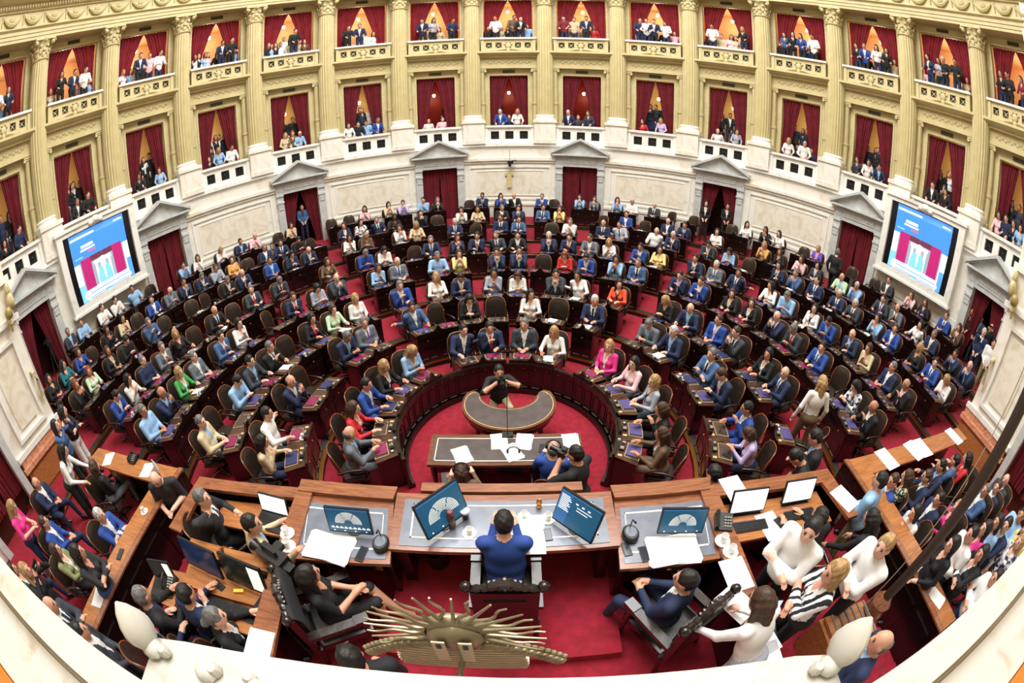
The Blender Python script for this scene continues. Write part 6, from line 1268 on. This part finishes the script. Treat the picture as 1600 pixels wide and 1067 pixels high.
# ---------------------------------------------------------------- gallery spectators: past the first three hundred people, one mass
PAL = {}; PM = []
def pi_(m):
    if m.name not in PAL: PAL[m.name] = len(PM); PM.append(m)
    return PAL[m.name]
CV, CF, CI = [], [], []; off = 0
LOW = {}
def low(fem, kind):
    k = (fem, kind)
    if k not in LOW:
        o = {'rail': dict(lh=(-.2, .32, 1.02), rh=(.18, .34, 1.02), sit=False, lean=.24, hp=.25), 'std': dict(sit=False), 'sit': dict(lh=(-.15, .34, .74), rh=(.15, .34, .74), lean=.1), 'arm': dict(lh=(.12, .2, 1.2), rh=(-.12, .23, 1.16), sit=False)}[kind]
        LOW[k] = make_body(fem, h=.026, **o)
    return LOW[k]
def crowd_add(fem, kind, hair, jac, shirt, x, y, z, ang, trou='k', skin=0, sc_=1.0):
    global off
    B = low(fem, kind); st = 'long' if fem and hair in 'dbyr' else ('bald' if hair == '0' else ('bob' if fem else 'short'))
    c, s = cos(ang)*sc_, sin(ang)*sc_
    def put_(v, f, mi):
        global off
        w_ = np.empty_like(v); w_[:, 0] = v[:, 0]*c - v[:, 1]*s + x; w_[:, 1] = v[:, 0]*s + v[:, 1]*c + y; w_[:, 2] = v[:, 2]*sc_ + z
        CV.append(w_); CF.extend([tuple(i + off for i in q) for q in f]); CI.append(mi); off += len(v)
    sh = cloth(shirt if shirt != '-' else jac)
    lut = np.array([pi_(m) for m in (SKIN[skin], cloth(jac), sh, sh, cloth(trou), M_SHOE, M_DARKF, M_LIP)])
    put_(B.v, B.f, lut[B.lab])
    hv, hf = HAIR_NP[st]; R4 = np.array(B.M); put_(hv @ R4[:3, :3].T + R4[:3, 3], [tuple(q) for q in hf.tolist()], np.full(len(hf), pi_(HM[hair])))
# per box, left to right: sex hair jacket shirt kind(r rail, s seated/lower, b standing behind) offset(-9..9)
UP = ["wd k - r -6;md w - r -2;wd n - r 3", "wd k - r -5;md n w r 0;md w - r 5;wb w - s -8", "wd l - s -5;md n w r -2;mb q - r 2;md w - r 6", "wd k - s -7;wb l - s -4;md n w r 2;md k - r 6", "wd l - s -7;mg w - b -1;md k - r 2;wb b - s 7;wd k - s -5", "md k - r -6;mb n w r -1;wb w - s 5", "md n w r -5;wd G - r -1;wb e - s 2;md n - r 7;wb w - s -1", "m0 w - r -5;md w - s 1;mb b - r 2;m0 k w r 5;wd k - s 0", "md R - r -7;mb e - r -3;md n w r 2;wr r - s 5", "mb n - r -6;md w - r -3;mb n w r 0;md w - r 5;wd w - s -7", "md w - r -6;wb q - s 1;wb e - s 3;wy k - r 7", "wd j - r -6;wd k - r -3;wb u - r 1;wd u - s 3;md w - r 6", "wd k - r -6;mg u w r -3;wd w - r 2;wd k - r 6;mb k - b 3", "wd n w r -6;wd G - r -2;mw k - r 0;md k - r 5", "wb k - r -6;md k - r -3;wb R - r 3;wd w - r 7"]
LO = ["wd w - b -6;wd k - s -2;md n - r 4;wb k - s 6", "wd k - b -5;mg k w r -2;wd k w b 1;md k - r 4;mb k - b 4;wd k - b -2", "wd k - r -6;wb k - s -3;wb w - b 0;wb l - r 5;md k - b 3", "wb k - s -5;wy l - r -1;md k w b 2;md w - r 5;wd w - b -4", "wy e - r -4;wd k - b -3;wr b - r 0;mw l - r 3;mb k - b 2", "wb w - r -8;mb k - r -3;md l - r 1;mg u w r 6;md k - b -1;md w - b 4", "m0 w - s -4;mb q - s 3;wd k - b 6", "mw u w r -4;md k - b -6;mb n - s 0;wy w - r 4", "mw n w r -6;mg c - s -2;mb u - s 3;wb c - r 4", "wd k - b -3;md k - s 2;wy i - r 4;wd r - s -6", "mw w - s -5;md k w b 0;wb G - r 5", "wy w - r -5;wd k - s -1;mb k - b 2;m0 w - r 3;md n - s 6", "wb k - s -4;wd c - r -6;wd w - r -1;md n l r 5;mb k - b 1;wd k - b 4", "md k w r -4;wy w - b 1;wd k - r 3", "wd q - r -6;md n - r -2;wb k - r 2;wd l - r 5;mb c - b 0;wd k - b 4"]
for lvl, rows in (('u', UP), ('l', LO)):
    for i in range(-7, 8):
        a0 = i*PH
        extra = ''
        if lvl == 'l' and abs(i) > 1: extra = ';' + ';'.join('%s %s - b %d' % (rnd.choice(('md', 'wd', 'mb', 'wb')), rnd.choice('kknc'), o) for o in (-4, 0, 4) if rnd.random() < .8)
        if lvl == 'u': extra = ';' + ';'.join('%s %s - s %d' % (rnd.choice(('md', 'wd', 'mb', 'wy')), rnd.choice('wkleq'), o) for o in (-8, -3, 1, 4, 8) if rnd.random() < .45)
        for e in (rows[i + 7] + extra).strip(';').replace(';;', ';').split(';'):
            hc, jac, sh, k, o = e.split(); o = int(o)/9
            half = .98 if lvl == 'u' else .82; zf = 9.02 if lvl == 'u' else 4.42
            r = 14.98 if k == 'r' else (15.35 if k == 's' else 15.75)
            if lvl == 'u' and k == 'r': r = 14.98
            z = zf + ((.12 if lvl == 'u' else .06) if k == 'r' else (-.28 if k == 's' else .1)) + (.45 if k == 'b' and lvl == 'l' else 0) - (.12 if lvl == 'l' and k == 'r' else 0)
            a = a0 + math.degrees(o*half/14.9)
            p = pol(a, r, z); kind = {'r': 'rail', 's': 'std', 'b': 'std'}[k]
            crowd_add(hc[0] == 'w', kind, hc[1], jac, sh, p[0], p[1], p[2], pi - rad(a) + rnd.uniform(-.35, .35), rnd.choice('kn'), rnd.choice((0, 0, 1, 1, 2)), rnd.uniform(.96, 1.03))
me = bpy.data.meshes.new('spectators'); me.from_pydata(np.concatenate(CV).tolist(), [], CF)
for m in PM: me.materials.append(m)
me.polygons.foreach_set('material_index', np.concatenate(CI).astype(int)); me.shade_smooth(); me.update()
tag(link('spectator_crowd', me, None), 'spectators standing and sitting in the gallery boxes behind the balustrades', 'crowd', None, 'stuff')
